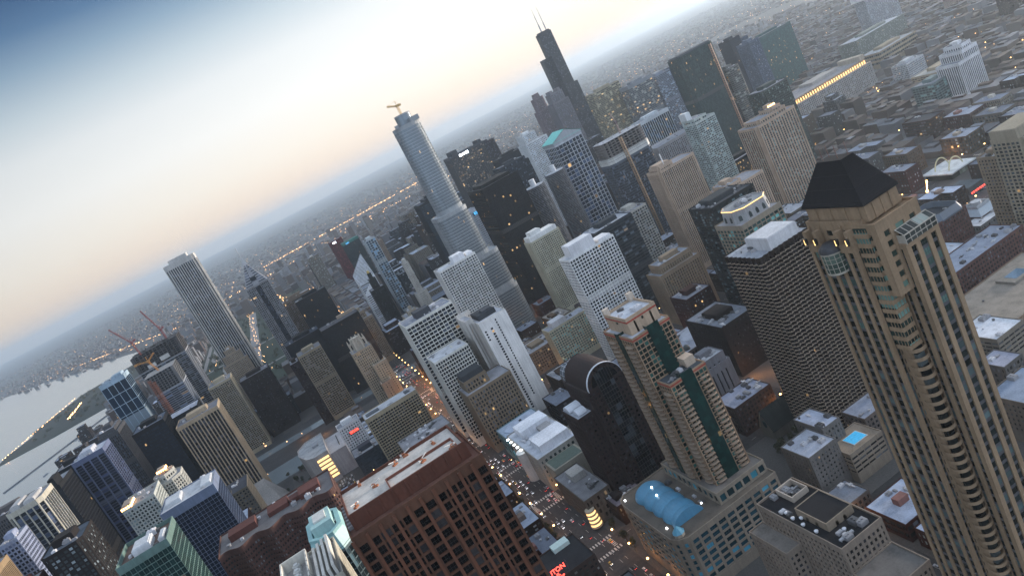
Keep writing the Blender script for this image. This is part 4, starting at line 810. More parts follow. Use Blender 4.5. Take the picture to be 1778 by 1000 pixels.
# --- twin round towers
for (cx_, cy_, lab) in ((-468, -1226, 'scalloped round tower with stacked balconies, nearer of the twin pair'), (-530, -1266, 'scalloped round tower with stacked balconies, farther of the twin pair')):
    t = thing('round_tower', lab, 'tower', (cx_, cy_, 0), 'twin round balcony towers'); footprints.append((cx_-20, cx_+20, cy_-20, cy_+20))
    b = MB(); g = MB(); sc_ = [(20*(.93+.07*abs(math.cos(k/96*math.tau*8)))*math.cos(k/96*math.tau), 20*(.93+.07*abs(math.cos(k/96*math.tau*8)))*math.sin(k/96*math.tau)) for k in range(96)]
    for k in range(58):
        z = 10+k*2.65
        b.prism(sc_, z, z+.28); b.ring(sc_, offset(sc_, -.2), z+.28, z+.95)
    b.prism(offset(sc_, -.2), 163.5, 164.6)
    b.build('balcony', M['wall'], t, (.17, .175, .19), 'stuff')
    o = ngon(0, 0, 16.5, 48)
    for k in range(48):
        p, q = o[k], o[(k+1) % 48]; g.face(((*p, 0), (*q, 0), (*q, 163.4), (*p, 163.4)), 0, [(k, 0), (k+1, 0), (k+1, 58), (k, 58)])
    g.build('window', M['glass'], t, (.02, .023, .028, .008), 'stuff')
    b = MB(); b.prism(ngon(0, 0, 5.2, 20), 164.6, 177); b.build('core', M['wall'], t, (.62, .63, .64))
    b = MB(); b.prism(ngon(0, 0, 17, 40), 164.6, 164.9); b.build('roof', M['roof'], t, (.45, .47, .5))
# --- gabled tower with teal roof
t = root_at('gabled_tower', 'granite framed glass tower with a teal pediment roof', 'tower', -633, -571, -1362, -1310)
X, Y = t.location.x, t.location.y
body(t, rect(-633, -571, -1362, -1310), 0, 200, style('grid', bw=7.6, pw=1.1, fh=7.6, sh=1.0, rd=.5, sp=.1, top=3), (.60, .62, .64), (.012, .018, .032), .006, roofed=False)
b = MB()
for x in range(9): b.box(-631+x*7.4-X, -630.2+x*7.4-X, -1310.4-Y, -1309.9-Y, 6, 198)
b.build('mullion', M['wall'], t, (.10, .12, .16))
b = MB()
for yy in (-1309.5, -1362.5):
    pts = [(-633.5-X, yy-Y, 200), (-570.5-X, yy-Y, 200), (-570.5-X, yy-Y, 206), (-602-X, yy-Y, 220), (-633.5-X, yy-Y, 206)]
    b.face(pts[::-1] if yy > -1330 else pts)
b.face([(-570.5-X, -1362.5-Y, 200), (-570.5-X, -1309.5-Y, 200), (-570.5-X, -1309.5-Y, 206), (-570.5-X, -1362.5-Y, 206)])
b.build('pediment', M['wall'], t, (.34, .36, .38))
b = MB()
for s in (-1, 1):
    xe = -602+s*33; b.face([(-602-X, -1309-Y, 221.2), (xe-X, -1309-Y, 206.2), (xe-X, -1363-Y, 206.2), (-602-X, -1363-Y, 221.2)][::-s])
    b.box(min(-602, xe)-X, max(-602, xe)-X, -1309.1-Y, -1308.9-Y, 205.2, 205.8)
b.build('gable_roof', M['metal'], t, (.16, .58, .50))
# --- slanted diamond roof
t = root_at('diamond_tower', 'white striped tower sliced by a slanted diamond face', 'tower', -191, -154, -1600, -1560)
X, Y = t.location.x, t.location.y
body(t, rect(-191, -154, -1600, -1561), 0, 118, style('horiz', fh=3.9, sh=1.9, bw=30, pw=.2), (.66, .68, .70), (.03, .04, .055), .03, roofed=False)
b = MB(); a_, c_, d_, e_ = (-154.2-X, -1560.5-Y), (-191-X, -1560.5-Y), (-191-X, -1600-Y), (-154-X, -1600-Y)
P0 = [(a_[0], a_[1], 95), (c_[0], c_[1], 128), (d_[0], d_[1], 172), (e_[0], e_[1], 138)]
b.face([(a_[0], a_[1], 60), (c_[0], c_[1], 60), (c_[0], c_[1], 128), (a_[0], a_[1], 95)][::-1]); b.face([(c_[0], c_[1], 60), (d_[0], d_[1], 60), (d_[0], d_[1], 172), (c_[0], c_[1], 128)][::-1]); b.face([(e_[0], e_[1], 60), (a_[0], a_[1], 60), (a_[0], a_[1], 95), (e_[0], e_[1], 138)][::-1]); b.face([(d_[0], d_[1], 60), (e_[0], e_[1], 60), (e_[0], e_[1], 138), (d_[0], d_[1], 172)][::-1])
b.face([(p[0], p[1], p[2]) for p in P0][::-1])
b.build('sliced_top', M['wall'], t, (.68, .70, .72))
b = MB(); V = [Vector(p) for p in P0]; nrm = (V[1]-V[0]).cross(V[3]-V[0]).normalized()
if nrm.z < 0: nrm = -nrm
for k in range(15):
    s0, s1 = (k+.3)/15, (k+.72)/15
    q = [V[0].lerp(V[3], s0), V[1].lerp(V[2], s0), V[1].lerp(V[2], s1), V[0].lerp(V[3], s1)]
    q = [v+nrm*.15 for v in q]; b.face([tuple(v) for v in q])
for k in range(14):
    z0 = 62+k*4.3
    b.face([(a_[0]-1, a_[1]+.12, z0), (c_[0]+1, c_[1]+.12, z0), (c_[0]+1, c_[1]+.12, z0+1.9), (a_[0]-1, a_[1]+.12, z0+1.9)][::-1]) if z0 < 92 else None
b.build('window', M['glass'], t, (.02, .024, .035, 0), 'stuff')
# --- gothic stone tower
t = root_at('gothic_tower', 'gothic limestone tower with a buttressed crown of pinnacles beside the avenue', 'tower', -92, -40, -1140, -1098)
X, Y = t.location.x, t.location.y
LIME = (.47, .42, .34)
gs = style('vert', bw=2.8, pw=1.5, fh=3.8, sh=1.4, rd=.5, sp=.3, top=2, base=6)
body(t, rect(-84, -52, -1136, -1106), 0, 93, gs, LIME, (.03, .03, .032), .03)
body(t, rect(-92, -70, -1108, -1098), 0, 64, style('stone', bw=3.6, pw=2.2), LIME, (.025, .022, .02), .02, roof=(.35, .31, .25))
body(t, rect(-84, -66, -1105.8, -1090), 0, 36, style('stone', bw=4, pw=3.2), (.26, .19, .13), (.03, .025, .02), .02, roof=(.25, .2, .16))
b = MB(); cc = (-68-X, -1121-Y)
b.prism(ngon(*cc, 9, 8), 93, 107)
for k in range(8):
    a = math.tau*k/8+.39; px_, py_ = cc[0]+13.5*math.cos(a), cc[1]+12.5*math.sin(a)
    b.box(px_-1.1, px_+1.1, py_-1.1, py_+1.1, 93, 106); b.loft(rect(px_-1.1, px_+1.1, py_-1.1, py_+1.1), 106, rect(px_-.1, px_+.1, py_-.1, py_+.1), 112)
    b.bar((px_, py_, 103), (cc[0]+8*math.cos(a), cc[1]+8*math.sin(a), 108), .7)
    qx, qy = cc[0]+8.6*math.cos(a), cc[1]+8.6*math.sin(a); b.box(qx-.8, qx+.8, qy-.8, qy+.8, 107, 114)
b.prism(ngon(*cc, 7.5, 8), 107, 112)
b.build('crown', M['wall'], t, LIME)
b = MB()
for (xx, yy) in ((-90.5, -1099.5), (-71.5, -1099.5), (-90.5, -1106.5), (-82.5, -1091.5), (-67.5, -1091.5)): b.loft(rect(xx-1-X, xx+1-X, yy-1-Y, yy+1-Y), 36 if yy > -1095 else 64, rect(xx-.1-X, xx+.1-X, yy-.1-Y, yy+.1-Y), 43 if yy > -1095 else 71)
b.build('pinnacle', M['wall'], t, LIME)
# --- windowless white slab
t = root_at('blank_slab_tower', 'white slab tower with a nearly blank face cut by two columns of dark slots', 'tower', -203, -160, -815, -765)
X, Y = t.location.x, t.location.y
body(t, rect(-203, -169.5, -808, -765), 0, 122, style('stone', bw=2.6, pw=1.1, fh=3.2, sh=1.3, rd=.5, base=1, top=3, cw=1), (.68, .66, .62), (.02, .022, .026), .006, roof=(.5, .51, .54))
block(t, 'blank_wall', -203.2, -169.2, -765, -764.3, 0, 122.2, (.70, .68, .65))
for (x0, x1, n0, n1) in ((-181.5, -179, 2, 34), (-189, -187.4, 6, 36), (-173.5, -171.5, 30, 34)):
    for k in range(n0, n1):
        b = MB(); b.box(x0-X, x1-X, -764.4-Y, -764.22-Y, 3+k*3.25, 5.1+k*3.25); b.build('slot_window', M['glass'], t, (.008, .008, .01, .01))
body(t, rect(-177, -160, -815, -808.2), 0, 131, style('stone', bw=2.6, pw=1.3, fh=3.2, sh=1.4, rd=.5, base=1, top=4), (.64, .62, .59), (.025, .025, .028), .006, roof=(.4, .4, .42))
body(t, rect(-169.3, -160, -808, -780), 0, 128, style('stone', bw=4, pw=3.7, fh=6, sh=5.6, rd=.2, base=1, top=4), (.62, .60, .57), (.03, .03, .03), 0, roof=(.4, .4, .42))
block(t, 'penthouse', -196, -174, -803, -776, 122.2, 128, (.03, .034, .04)); block(t, 'penthouse', -193, -182, -790, -778, 128.01, 130, (.05, .055, .065))
# --- long lit merchandise block
t = root_at('lit_market_block', 'long pale market block with an orange floodlit top storey', 'market block', -1250, -1040, -1330, -1230)
X, Y = t.location.x, t.location.y
body(t, rect(-1250, -1040, -1330, -1230), 0, 50, style('stone', bw=4.6, pw=2.2, fh=3.9, sh=1.5, rd=.5, top=1.5), (.46, .44, .42), (.05, .06, .07), .02, roof=(.24, .25, .28))
body(t, rect(-1242, -1048, -1322, -1236), 50, 60, style('stone', bw=6.4, pw=2.4, fh=8, sh=.8, rd=1.0, top=1.2, base=.6), (.50, .42, .33), (.2, .1, .04), 0, roof=(.3, .28, .28))
b = MB()
for k in range(30):
    xx = -1241.5+k*6.6-X; b.box(xx+.6, xx+3.4, -1235.9-Y, -1235.6-Y, 51, 57.5)
for k in range(40):
    xx = -1248+k*5.2-X; b.box(xx, xx+1.0, -1231.6-Y, -1230.8-Y, 50.2, 51.2)
b.build('floodlight', M['warmglow'], t)
block(t, 'penthouse', -1200, -1130, -1310, -1270, 60.2, 66, (.36, .33, .3)); block(t, 'penthouse', -1248, -1234, -1300, -1240, 60.3, 70, (.4, .34, .27))
t = root_at('lit_hall', 'small floodlit hall with a stepped green roof, left of the long lit block', 'hall', -1020, -960, -1430, -1390)
X, Y = t.location.x, t.location.y
body(t, rect(-1018, -962, -1428, -1392), 0, 38, style('stone', bw=5, pw=2.4, fh=9), (.5, .40, .28), (.2, .12, .04), .0, roof=(.3, .3, .3))
b = MB()
for k in range(10): b.box(-1015+k*5.4-X, -1012+k*5.4-X, -1391.9-Y, -1391.5-Y, 26, 35)
b.build('floodlight', M['warmglow'], t)
b = MB(); b.loft(loc(t, rect(-1016, -964, -1426, -1394)), 38.5, loc(t, rect(-995, -985, -1412, -1408)), 48); b.build('hip_roof', M['metal'], t, (.10, .26, .22))
# --- round unfinished tower with a wrapped white band
t = root_at('wrapped_tower', 'dark unfinished tower with a white wrapped band and an ochre hoist', 'construction site', -634, -551, -1135, -1085)
X, Y = t.location.x, t.location.y
o = chamfer(-634, -551, -1135, -1088, 8)
body(t, o, 0, 150, style('darkbox', bw=2.4, pw=.25, fh=4, sh=.8), (.07, .085, .11), (.02, .026, .036), .02, roofed=False, parapet=0)
body(t, o, 150, 160, style('slabs', fh=5, sh=4.5, rd=1, top=1, base=1), (.62, .62, .60), (.02, .02, .02), 0, roofed=False, parapet=0)
body(t, offset(o, -1.5), 160, 186, style('open', fh=4.2, sh=.6, rd=5, bw=8), (.20, .18, .17), (.012, .012, .014), .0, roof=(.4, .41, .43), parapet=0)
b = MB(); lattice(b, (-583-X, -1085.5-Y, 0), (-583-X, -1085.5-Y, 184), 4.2, 46, .5); b.build('hoist', M['metal'], t, (.21, .135, .075))
b = MB()
for k in range(30): 
    xx, yy = -630+R0.random()*76-X, -1132+R0.random()*42-Y; b.box(xx-.3, xx+.3, yy-.3, yy+.3, 186, 187.5+R0.random()*4)
b.build('formwork', M['metal'], t, (.3, .3, .31))
crane('small dark crane with a red tip on the wrapped unfinished tower', (-600, -1110, 186), (-600, -1110, 206), (-596, -1108, 222), (-601, -1111, 204), (.10, .06, .07), 2)
b = MB(); lattice(b, (-936-X, -1252-Y, 0), (-936-X, -1252-Y, 1), 1, 1); 
t = thing('builders_hoist', 'orange builders hoist climbing the right edge of the green glass giant', 'hoist', (-922, -1247.6, 0)); b = MB(); lattice(b, (0, 0, 0), (0, 0, 236), 4.0, 50, .5); b.build('mast', M['metal'], t, (.28, .15, .095)); b = MB(); b.box(-2.6, 2.6, .5, 3.2, 120, 125); b.build('cage', M['metal'], t, (.45, .25, .14))
t = thing('roof_mast', 'white mast standing on the beige balcony tower', 'mast', (-512, -872, 146.2)); b = MB(); b.bar((0, 0, 0), (0, 0, 20), .7, 0, 8); b.build('pole', M['metal'], t, (.7, .71, .72))
# --- pale octagonal crown of the teal windowed tower is its own block, standing on it
t = [o_ for o_ in bpy.data.objects if o_.get('label', '').startswith('teal windowed tower')][0]
X, Y = t.location.x, t.location.y
b = MB(); o = chamfer(-422-X, -380-X, -597-Y, -563-Y, 9); b.loft(o, 128.2, offset(o, -1.6), 140); b.ring(offset(o, -1.5), offset(o, -2.4), 140, 141.2); b.build('crown', M['wall'], t, (.30, .30, .30))
b = MB(); b.ring(offset(o, -1.1), offset(o, -1.5), 140.3, 140.9); b.build('crown_light', M['warmglow'], t)
b = MB()
for i in range(8):
    p, q = Vector(o[i]), Vector(o[(i+1) % 8]); nn = Vector((q-p).normalized().yx); nn.y = -nn.y; m_ = max(1, int((q-p).length/8))
    for k in range(m_):
        c_ = p.lerp(q, (k+.5)/m_)+nn*-.1; d_ = (q-p).normalized()
        b.face([(c_.x-d_.x*1.6, c_.y-d_.y*1.6, 130), (c_.x+d_.x*1.6, c_.y+d_.y*1.6, 130), (c_.x+d_.x*1.6-nn.x*.3, c_.y+d_.y*1.6-nn.y*.3, 134), (c_.x-nn.x*.4, c_.y-nn.y*.4, 136), (c_.x-d_.x*1.6-nn.x*.3, c_.y-d_.y*1.6-nn.y*.3, 134)])
b.build('crown_window', M['glass'], t, (.05, .06, .06, 0))
units(t, -414-X, -390-X, -588-Y, -572-Y, 140.1, 8, R0)
# --- wavy brown brick block
t = root_at('wavy_brick_block', 'wide dark brown brick block with rippled window rows and red roof walls', 'apartment block', 22, 100, -512, -470)
X, Y = t.location.x, t.location.y
n = 48; front = [(22+78*k/n, -474+3.0*math.sin(k/n*math.tau*4)) for k in range(n+1)]
o = [(22, -510), (100, -510)]+front[::-1]
body(t, o, 0, 156, style('slabs', fh=3.1, sh=1.5, rd=.7, bw=2.6, pw=.9, pp=.1, sp=0, base=6, top=3), (.085, .042, .034), (.03, .034, .036), .02, roof=(.16, .15, .15), parapet=1.2)
for (x0, x1, y0, y1, h) in ((30, 44, -500, -486, 160), (52, 66, -503, -490, 159), (74, 92, -500, -488, 160.5), (44.5, 51, -498, -490, 159)): block(t, 'roof_wall', x0, x1, y0, y1, 156.2, h, (.10, .036, .028))
units(t, 26-X, 98-X, -508-Y, -480-Y, 156.2, 10, R0)
# --- teal topped octagonal block beside the granite tower, and the ornate white block
t = root_at('teal_roof_block', 'dark glass block with a pale teal stepped octagonal roof', 'apartment block', 16, 36, -362, -330)
X, Y = t.location.x, t.location.y
o = chamfer(16, 36, -362, -330, 6)
body(t, o, 0, 180, style('curtain', bw=2.4, fh=3.4), (.10, .14, .15), (.015, .025, .03), .02, roof=(.35, .42, .42))
b = MB(); lo = loc(t, o); b.loft(offset(lo, .3), 180, offset(lo, -2), 187); b.ring(offset(lo, -2), offset(lo, -4), 187, 188.5); b.build('sloped_roof', M['metal'], t, (.24, .42, .42))
block(t, 'penthouse', 21, 31, -354, -338, 180.3, 192, (.30, .45, .44)); block(t, 'penthouse', 23, 29, -351, -342, 192.1, 193, (.5, .5, .47))
units(t, 20-X, 32-X, -358-Y, -333-Y, 187, 4, R0, .8)
t = root_at('ornate_stone_block', 'white stone block with an ornate ribbed roof at the bottom edge', 'stone block', 21, 44, -305, -272)
X, Y = t.location.x, t.location.y
body(t, rect(21, 44, -305, -272), 0, 196, style('stone', bw=3, pw=1.7), (.55, .53, .47), (.03, .03, .03), .01, roof=(.35, .34, .33), parapet=1.5)
for k in range(4): block(t, 'roof_rib', 22.5+k*2.2, 23.6+k*2.2, -303, -274, 196.2, 201-k*.7, (.56, .54, .49))
b = MB(); b.ring(loc(t, rect(32, 43, -302, -275)), loc(t, rect(32.6, 42.4, -301.4, -275.6)), 196.2, 201)
for k in range(6):
    b.bar((32.3-X, -300+k*4.6-Y, 197), (32.3-X, -300+k*4.6-Y, 201), .5)
b.build('balustrade', M['wall'], t, (.58, .56, .5))
for k in range(5):
    b = MB(); b.prism(ngon(37.5-X, -298+k*5-Y, 1.6, 12), 196.2, 198.5); b.prism(ngon(37.5-X, -298+k*5-Y, 1.0, 12), 198.5, 199.2); b.build('roof_fan', M['metal'], t, (.5, .5, .48))
# --- lit rounded gallery and its court
t = root_at('lit_gallery', 'round fronted grey building with bright yellow striped windows beside the river', 'gallery', 30, 76, -1022, -930)
X, Y = t.location.x, t.location.y
o = loc(t, [(38, -1020), (62, -1018), (74, -1000), (74, -975), (66, -945), (56, -935), (38, -935)])
b = MB(); b.prism(o, 0, 40); b.ring(o, offset(o, -.6), 40, 41.5); b.build('wall', M['wall'], t, (.36, .34, .33))
b = MB(); b.prism(offset(o, -.7), 40.1, 40.3); b.build('roof', M['roof'], t, (.34, .35, .36))
b = MB()
for k in range(6): b.box(39.5-X, 55-X, -934.9-Y, -934.3-Y, 7+k*5.2, 9.6+k*5.2)
b.build('lit_window', M['warmglow'], t)
block(t, 'flat_wing', 16, 37.8, -1010, -940, 0, 33, (.36, .35, .36)); block(t, 'roof_slot', 22, 23.2, -1000, -955, 33, 33.3, (.03, .03, .03)); block(t, 'penthouse', 46, 54, -990, -975, 40.2, 43, (.25, .26, .28))
# --- flared foot of the striped tower
t = root_at('stone_plinth', 'grey flared stone foot under the beige striped tower', 'plinth', 112, 184, -1052, -930)
X, Y = t.location.x, t.location.y
b = MB(); b.loft(loc(t, rect(108, 185, -1002, -938)), 0, loc(t, rect(126, 181, -1002, -990)), 34); b.build('sloped_wall', M['wall'], t, (.27, .25, .23))
# --- low buildings along the avenue
t = root_at('teal_glass_store', 'low store with a pale blue flat roof and teal glass walls on the avenue', 'store', -168, -124, -803, -723)
body(t, rect(-168, -124, -722, -690), 0, 27, style('curtain', fh=6, bw=4, sh=.5), (.14, .22, .23), (.03, .09, .10), .06, roof=(.38, .45, .54)); X, Y = t.location.x, t.location.y
b = MB(); b.prism(loc(t, [(-164, -718), (-140, -718), (-128, -706), (-132, -694), (-160, -694)]), 27.2, 28.2); b.build('roof_deck', M['roof'], t, (.44, .5, .6)); units(t, -160-X, -135-X, -715-Y, -697-Y, 28.2, 2, R0, .6)
t = root_at('white_store_block', 'white roofed store block with plant units and a bowed corner on the avenue', 'store', -167, -124, -680, -597); X, Y = t.location.x, t.location.y
body(t, rect(-167, -124, -680, -598), 0, 33, style('stone', bw=5, pw=2.4, fh=5), (.46, .45, .42), (.05, .07, .07), .05, roof=(.52, .55, .6))
for (x0, x1, y0, y1) in ((-163, -132, -674, -652), (-163, -132, -630, -604)): block(t, 'roof_house', x0, x1, y0, y1, 33.2, 41, (.68, .7, .74))
block(t, 'roof_house', -160, -148, -652, -636, 33.2, 37, (.3, .3, .3)); block(t, 'tan_wing', -160, -128, -597.5, -575, 0, 28, (.27, .25, .20)); block(t, 'green_roof', -158, -130, -596, -577, 28, 28.3, (.09, .12, .10))
units(t, -162-X, -128-X, -655-Y, -632-Y, 33.2, 12, R0)
b = MB(); b.prism(ngon(-124-X, -640-Y, 7, 16), 0, 30); b.build('bowed_corner', M['wall'], t, (.5, .5, .48))
b = MB()
for k in range(5): b.prism(ngon(-122-X, -672+k*9-Y, 1.3, 12), 33, 33.8)
b.build('round_light', M['whiteglow'], t)
t = root_at('lit_rotunda_store', 'low dark store whose rounded corner glows yellow in stacked bands', 'store', -170, -122, -560, -500); X, Y = t.location.x, t.location.y
body(t, rect(-148, -124, -572, -512), 0, 24, style('brick', fh=5), (.10, .085, .07), (.03, .025, .02), .05, roof=(.20, .2, .21))
block(t, 'roof_house', -144, -132, -560, -545, 24.2, 30, (.33, .32, .3)); units(t, -146-X, -128-X, -555-Y, -520-Y, 24.2, 8, R0, .8)
b = MB(); g = MB(); c0 = (-125-X, -512-Y)
for k in range(5):
    b.prism(ngon(*c0, 5.0-.25*k, 24), 2+k*3.4, 3.6+k*3.4)
    if k < 4: g.prism(ngon(*c0, 4.5-.25*k, 24), 3.6+k*3.4, 5.4+k*3.4, top=False, bottom=False)
b.build('rotunda', M['wall'], t, (.5, .42, .3)); g.build('lit_window', M['warmglow'], t)
for (lab, x0, x1, yn, dep, h, c, rf) in (
    ('low block with a mauve flat roof between the arched tower and the cross street', -166, -140, -492, 26, 16, (.09, .07, .065), (.24, .20, .22)),
    ('dark low block with black roof tanks beside the glowing rotunda', -168, -150, -470, 16, 20, (.05, .045, .04), (.12, .12, .13)),
    ('grey flat roofed block with two round vents at the bottom edge', -100, -78, -350, 34, 45, (.07, .065, .06), (.10, .11, .12)),
    ('tan flat roofed arcade with scattered roof vents behind the windowless white slab', -292, -229, -862, 46, 30, (.36, .31, .25), (.34, .35, .38)),
    ('grey roofed store block left of the silver arched vaults', -258, -212, -735, 40, 30, (.15, .11, .08), (.34, .36, .40)),
    ('low dark block under the dark granite and green towers', -250, -215, -480, 40, 22, (.05, .045, .04), (.16, .17, .19)),
    ('brown market block with pale flat roof by the lit river bridge', -330, -300, -940, 46, 26, (.20, .15, .11), (.3, .28, .25)),
    ('long tan block with a bare flat roof left of the cream hotel slab', -255, -205, -905, 24, 26, (.25, .2, .15), (.22, .2, .19))):
    tower(lab, x0, x1, yn, dep, h, 'brick', c, (.03, .03, .03), .04, rf, 'low block', 'low_block', nunits=9, pent=[(.55, .85, .3, .7, 3)])
# glazed vault pair
t = root_at('glazed_vaults', 'pair of glazed barrel vaults with silver rims behind the arched granite tower', 'arcade', -250, -214, -728, -695); X, Y = t.location.x, t.location.y
block(t, 'hall', -252, -214, -728, -695, 0, 34, (.12, .09, .075))
b = MB(); g = MB()
for cx2 in (-224,):
    A = [(cx2-math.cos(math.pi*k/16)*11-X, 34+math.sin(math.pi*k/16)*14) for k in range(17)]
    for k in range(16):
        g.face(((A[k][0], -695-Y, A[k][1]), (A[k][0], -727-Y, A[k][1]), (A[k+1][0], -727-Y, A[k+1][1]), (A[k+1][0], -695-Y, A[k+1][1])))
        for yy in (-694.6, -703, -711, -719): b.bar((A[k][0], yy-Y, A[k][1]), (A[k+1][0], yy-Y, A[k+1][1]), .55 if yy > -695 else .22)
        if k % 2 == 0: b.bar((A[k][0], -694.6-Y, A[k][1]), (A[k][0], -727-Y, A[k][1]), .16, 0, 3)
    g.face([(p[0], -695.2-Y, p[1]) for p in A])
b.build('silver_rim', M['metal'], t, (.62, .65, .7)); g.build('vault_glass', M['glass'], t, (.09, .11, .13, 0))
def letters(txt, size, parent, at, mat, ext=.12, off=.06):
    c_ = bpy.data.curves.new('letters', 'FONT'); c_.body = txt; c_.size = size; c_.extrude = ext; c_.offset = off; c_.align_x = 'CENTER'
    q = bpy.data.objects.new('letters', c_); me = bpy.data.meshes.new_from_object(q); bpy.data.objects.remove(q)
    me.materials.clear(); me.materials.append(mat)
    o_ = bpy.data.objects.new('letters', me); col.objects.link(o_); o_.parent = parent; o_.location = at; o_.rotation_euler = (math.pi/2, 0, math.pi)
# hotel building with the red sign
t = root_at('sign_hotel', 'low dark brick hotel carrying a red lit rooftop sign by the granite tower', 'hotel', -92, -58, -440, -405); X, Y = t.location.x, t.location.y
body(t, rect(-92, -60, -444, -410), 0, 50, style('brick', fh=3.3), (.05, .032, .026), (.05, .05, .045), .05, roof=(.03, .03, .032))
b = MB(); b.box(-86-X, -74-X, -443-Y, -436-Y, 50.2, 53); b.build('penthouse', M['metal'], t, (.5, .62, .58))
s = thing('rooftop_sign', 'red neon rooftop sign with letters on a dark frame above the low hotel', 'sign', (-66.5, -409.4, 50.2))
b = MB()
for xx in (-7, -3.5, 0, 3.5, 7): b.bar((xx, -.8, 0), (xx, -.8, 10), .14)
for zz in (1.5, 5, 8.5): b.bar((-7, -.8, zz), (7, -.8, zz), .1)
b.build('frame', M['metal'], s, (.05, .04, .04))
for (txt, x, z, size) in (('ITON', -5.6, 6.0, 4.2), ('EL', -4.4, 3.2, 2.6), ('TAP', -5.8, 0.8, 2.3)):
    letters(txt, size, s, (x+5, 0, z), M['redglow'])
M['dimblue'] = flat('dim_blue_glow', (.10, .12, .45), emit=.35)
# bank tower word
s = thing('bank_sign', 'white lit word near the top of the dark flaring bank tower', 'sign', (-575, -1865.2, 241)); letters('CHASE', 9, s, (0, 0, 0), M['whiteglow'], .2, .15)
for (nm, lab, p, sx, sz, mt) in (('red_lit_sign', 'red lit sign strip on the dark glass annex', (-1, -914.6, 50), 12, 3, 'redglow'), ('blue_lit_sign', 'blue lit sign on the slim white ribbed slab', (-389, -1349.5, 158), 14, 6, 'cyanglow'), ('white_lit_sign', 'white lit sign at the top of the dark red slab', (-224, -2364.4, 168), 12, 5, 'whiteglow'), ('teal_lit_sign', 'teal lit sign on the cap of the dark green tower', (-228, -2079.4, 169), 12, 4, 'cyanglow'), ('red_lit_sign', 'red rooftop beacon sign on the dark blocks below the wrapped tower', (-505, -1000, 62), 12, 3, 'redglow'), ('red_lit_sign', 'long red lit shop sign under the right edge tower', (-690, -600, 7), 24, 1.6, 'redglow'), ('violet_lit_sign', 'small violet lit billboard among the brick lofts', (-770, -770, 22), 12, 5, 'dimblue')):
    s = thing(nm, lab, 'sign', p); b = MB()
    rr_ = random.Random(int(p[2]*10)); xx = -sx/2
    while xx < sx/2-1: 
        w_ = sx*rr_.uniform(.09, .14); b.box(xx, xx+w_*.45, -.15, .15, -sz/2, sz/2); b.box(xx, xx+w_*.8, -.14, .16, (sz*.3 if rr_.random() < .6 else -sz*.1), sz*.5-.01); xx += w_*1.15
    b.build('strip', M[mt], s)
    b = MB(); b.box(-sx/2-.4, sx/2+.4, -.6, -.3, -sz/2-.4, sz/2+.4); b.build('panel', M['metal'], s, (.03, .03, .035))
# ------------------------------------------------------------------ low buildings with a shape of their own, right side
def low(label, x0, x1, y0, y1, h, c, rf, sty='brick', kw=None, nw=10, cat='low block', name='low_building', lit=.03, n=6, gl=(.025, .027, .03), parapet=.9):
    t = root_at(name, label, cat, x0, x1, y0, y1); X, Y = t.location.x, t.location.y
    body(t, rect(x0, x1, y0, y1), 0, h, style(sty, **(kw or {})), c, gl, lit, roof=rf, nwin=nw, parapet=parapet)
    hw, hd = abs(x1-x0)/2-2, abs(y1-y0)/2-2
    units(t, -hw, hw, -hd, hd, h+.15, n, R0, .8)
    return t
low('grey L shaped walk-up with square windows and a pale roof, near the rooftop pool', -262, -238, -408, -381, 33, (.30, .29, .28), (.42, .45, .52), 'stone', nw=20)
low('narrow grey wing with a pale blue roof behind the L shaped walk-up', -278, -262.5, -420, -392, 36, (.30, .29, .28), (.42, .46, .56), 'stone', nw=20)
t = low('low beige block carrying a bright blue rooftop swimming pool', -291, -262, -397, -374, 22, (.24, .20, .155), (.26, .21, .16), 'horiz', dict(fh=3.2, sh=1.7), nw=10, n=0)
b = MB(); X, Y = t.location.x, t.location.y; b.box(-284-X, -271.5-X, -390-Y, -379-Y, 22.2, 22.6); p_ = b.build('pool_rim', M['wall'], t, (.5, .5, .48)); b = MB(); b.box(-283.5-X, -272-X, -389.5-Y, -379.5-Y, 22.6, 22.68); b.build('pool_water', M['pool'], p_)
low('small dark house row between the rooftop pool and the black roofed office block', -250, -222, -372, -352, 12, (.10, .09, .085), (.22, .24, .28), nw=8)
low('low pale roofed block right of the church', -335, -300, -420, -398, 18, (.12, .10, .09), (.3, .33, .4), nw=8)
low('brick block with a mauve grey roof and tank frames beside the grey slotted building', -300, -262, -520, -492, 26, (.06, .04, .036), (.30, .32, .40), nw=20, n=14)
low('beige stone block with arched windows under the brown balcony tower', -345, -312, -500, -470, 24, (.38, .31, .23), (.3, .27, .22), 'stone', dict(bw=4.5, fh=5), nw=20)
# church
t = root_at('church', 'dark church with a steep slate roof and a pale gable end', 'church', -312, -268, -490, -452); X, Y = t.location.x, t.location.y
b = MB(); b.box(-310-X, -270-X, -480-Y, -464-Y, 0, 9)
for xx in (-270, -310):
    q = [(xx-X, -480-Y, 9), (xx-X, -464-Y, 9), (xx-X, -472-Y, 24)]; b.face(q if xx == -270 else q[::-1])
b.build('wall', M['wall'], t, (.13, .12, .10))
b = MB(); b.face([(-268.8-X, -463-Y, 8.2), (-311-X, -463-Y, 8.2), (-311-X, -472-Y, 24.8), (-268.8-X, -472-Y, 24.8)]); b.face([(-311-X, -481-Y, 8.2), (-268.8-X, -481-Y, 8.2), (-268.8-X, -472-Y, 24.8), (-311-X, -472-Y, 24.8)])
for k in range(12): b.bar((-270-k*3.5-X, -463.2-Y, 8.4), (-270-k*3.5-X, -472-Y, 24.9), .12)
b.build('slate_roof', M['roof'], t, (.028, .034, .032))
b = MB()
for (a0, a1) in (((-464.4, 8.6), (-472, 24.2)), ((-479.6, 8.6), (-472, 24.2))): b.bar((-269.5-X, a0[0]-Y, a0[1]), (-269.5-X, a1[0]-Y, a1[1]), .4)
b.build('gable_coping', M['wall'], t, (.34, .28, .2))
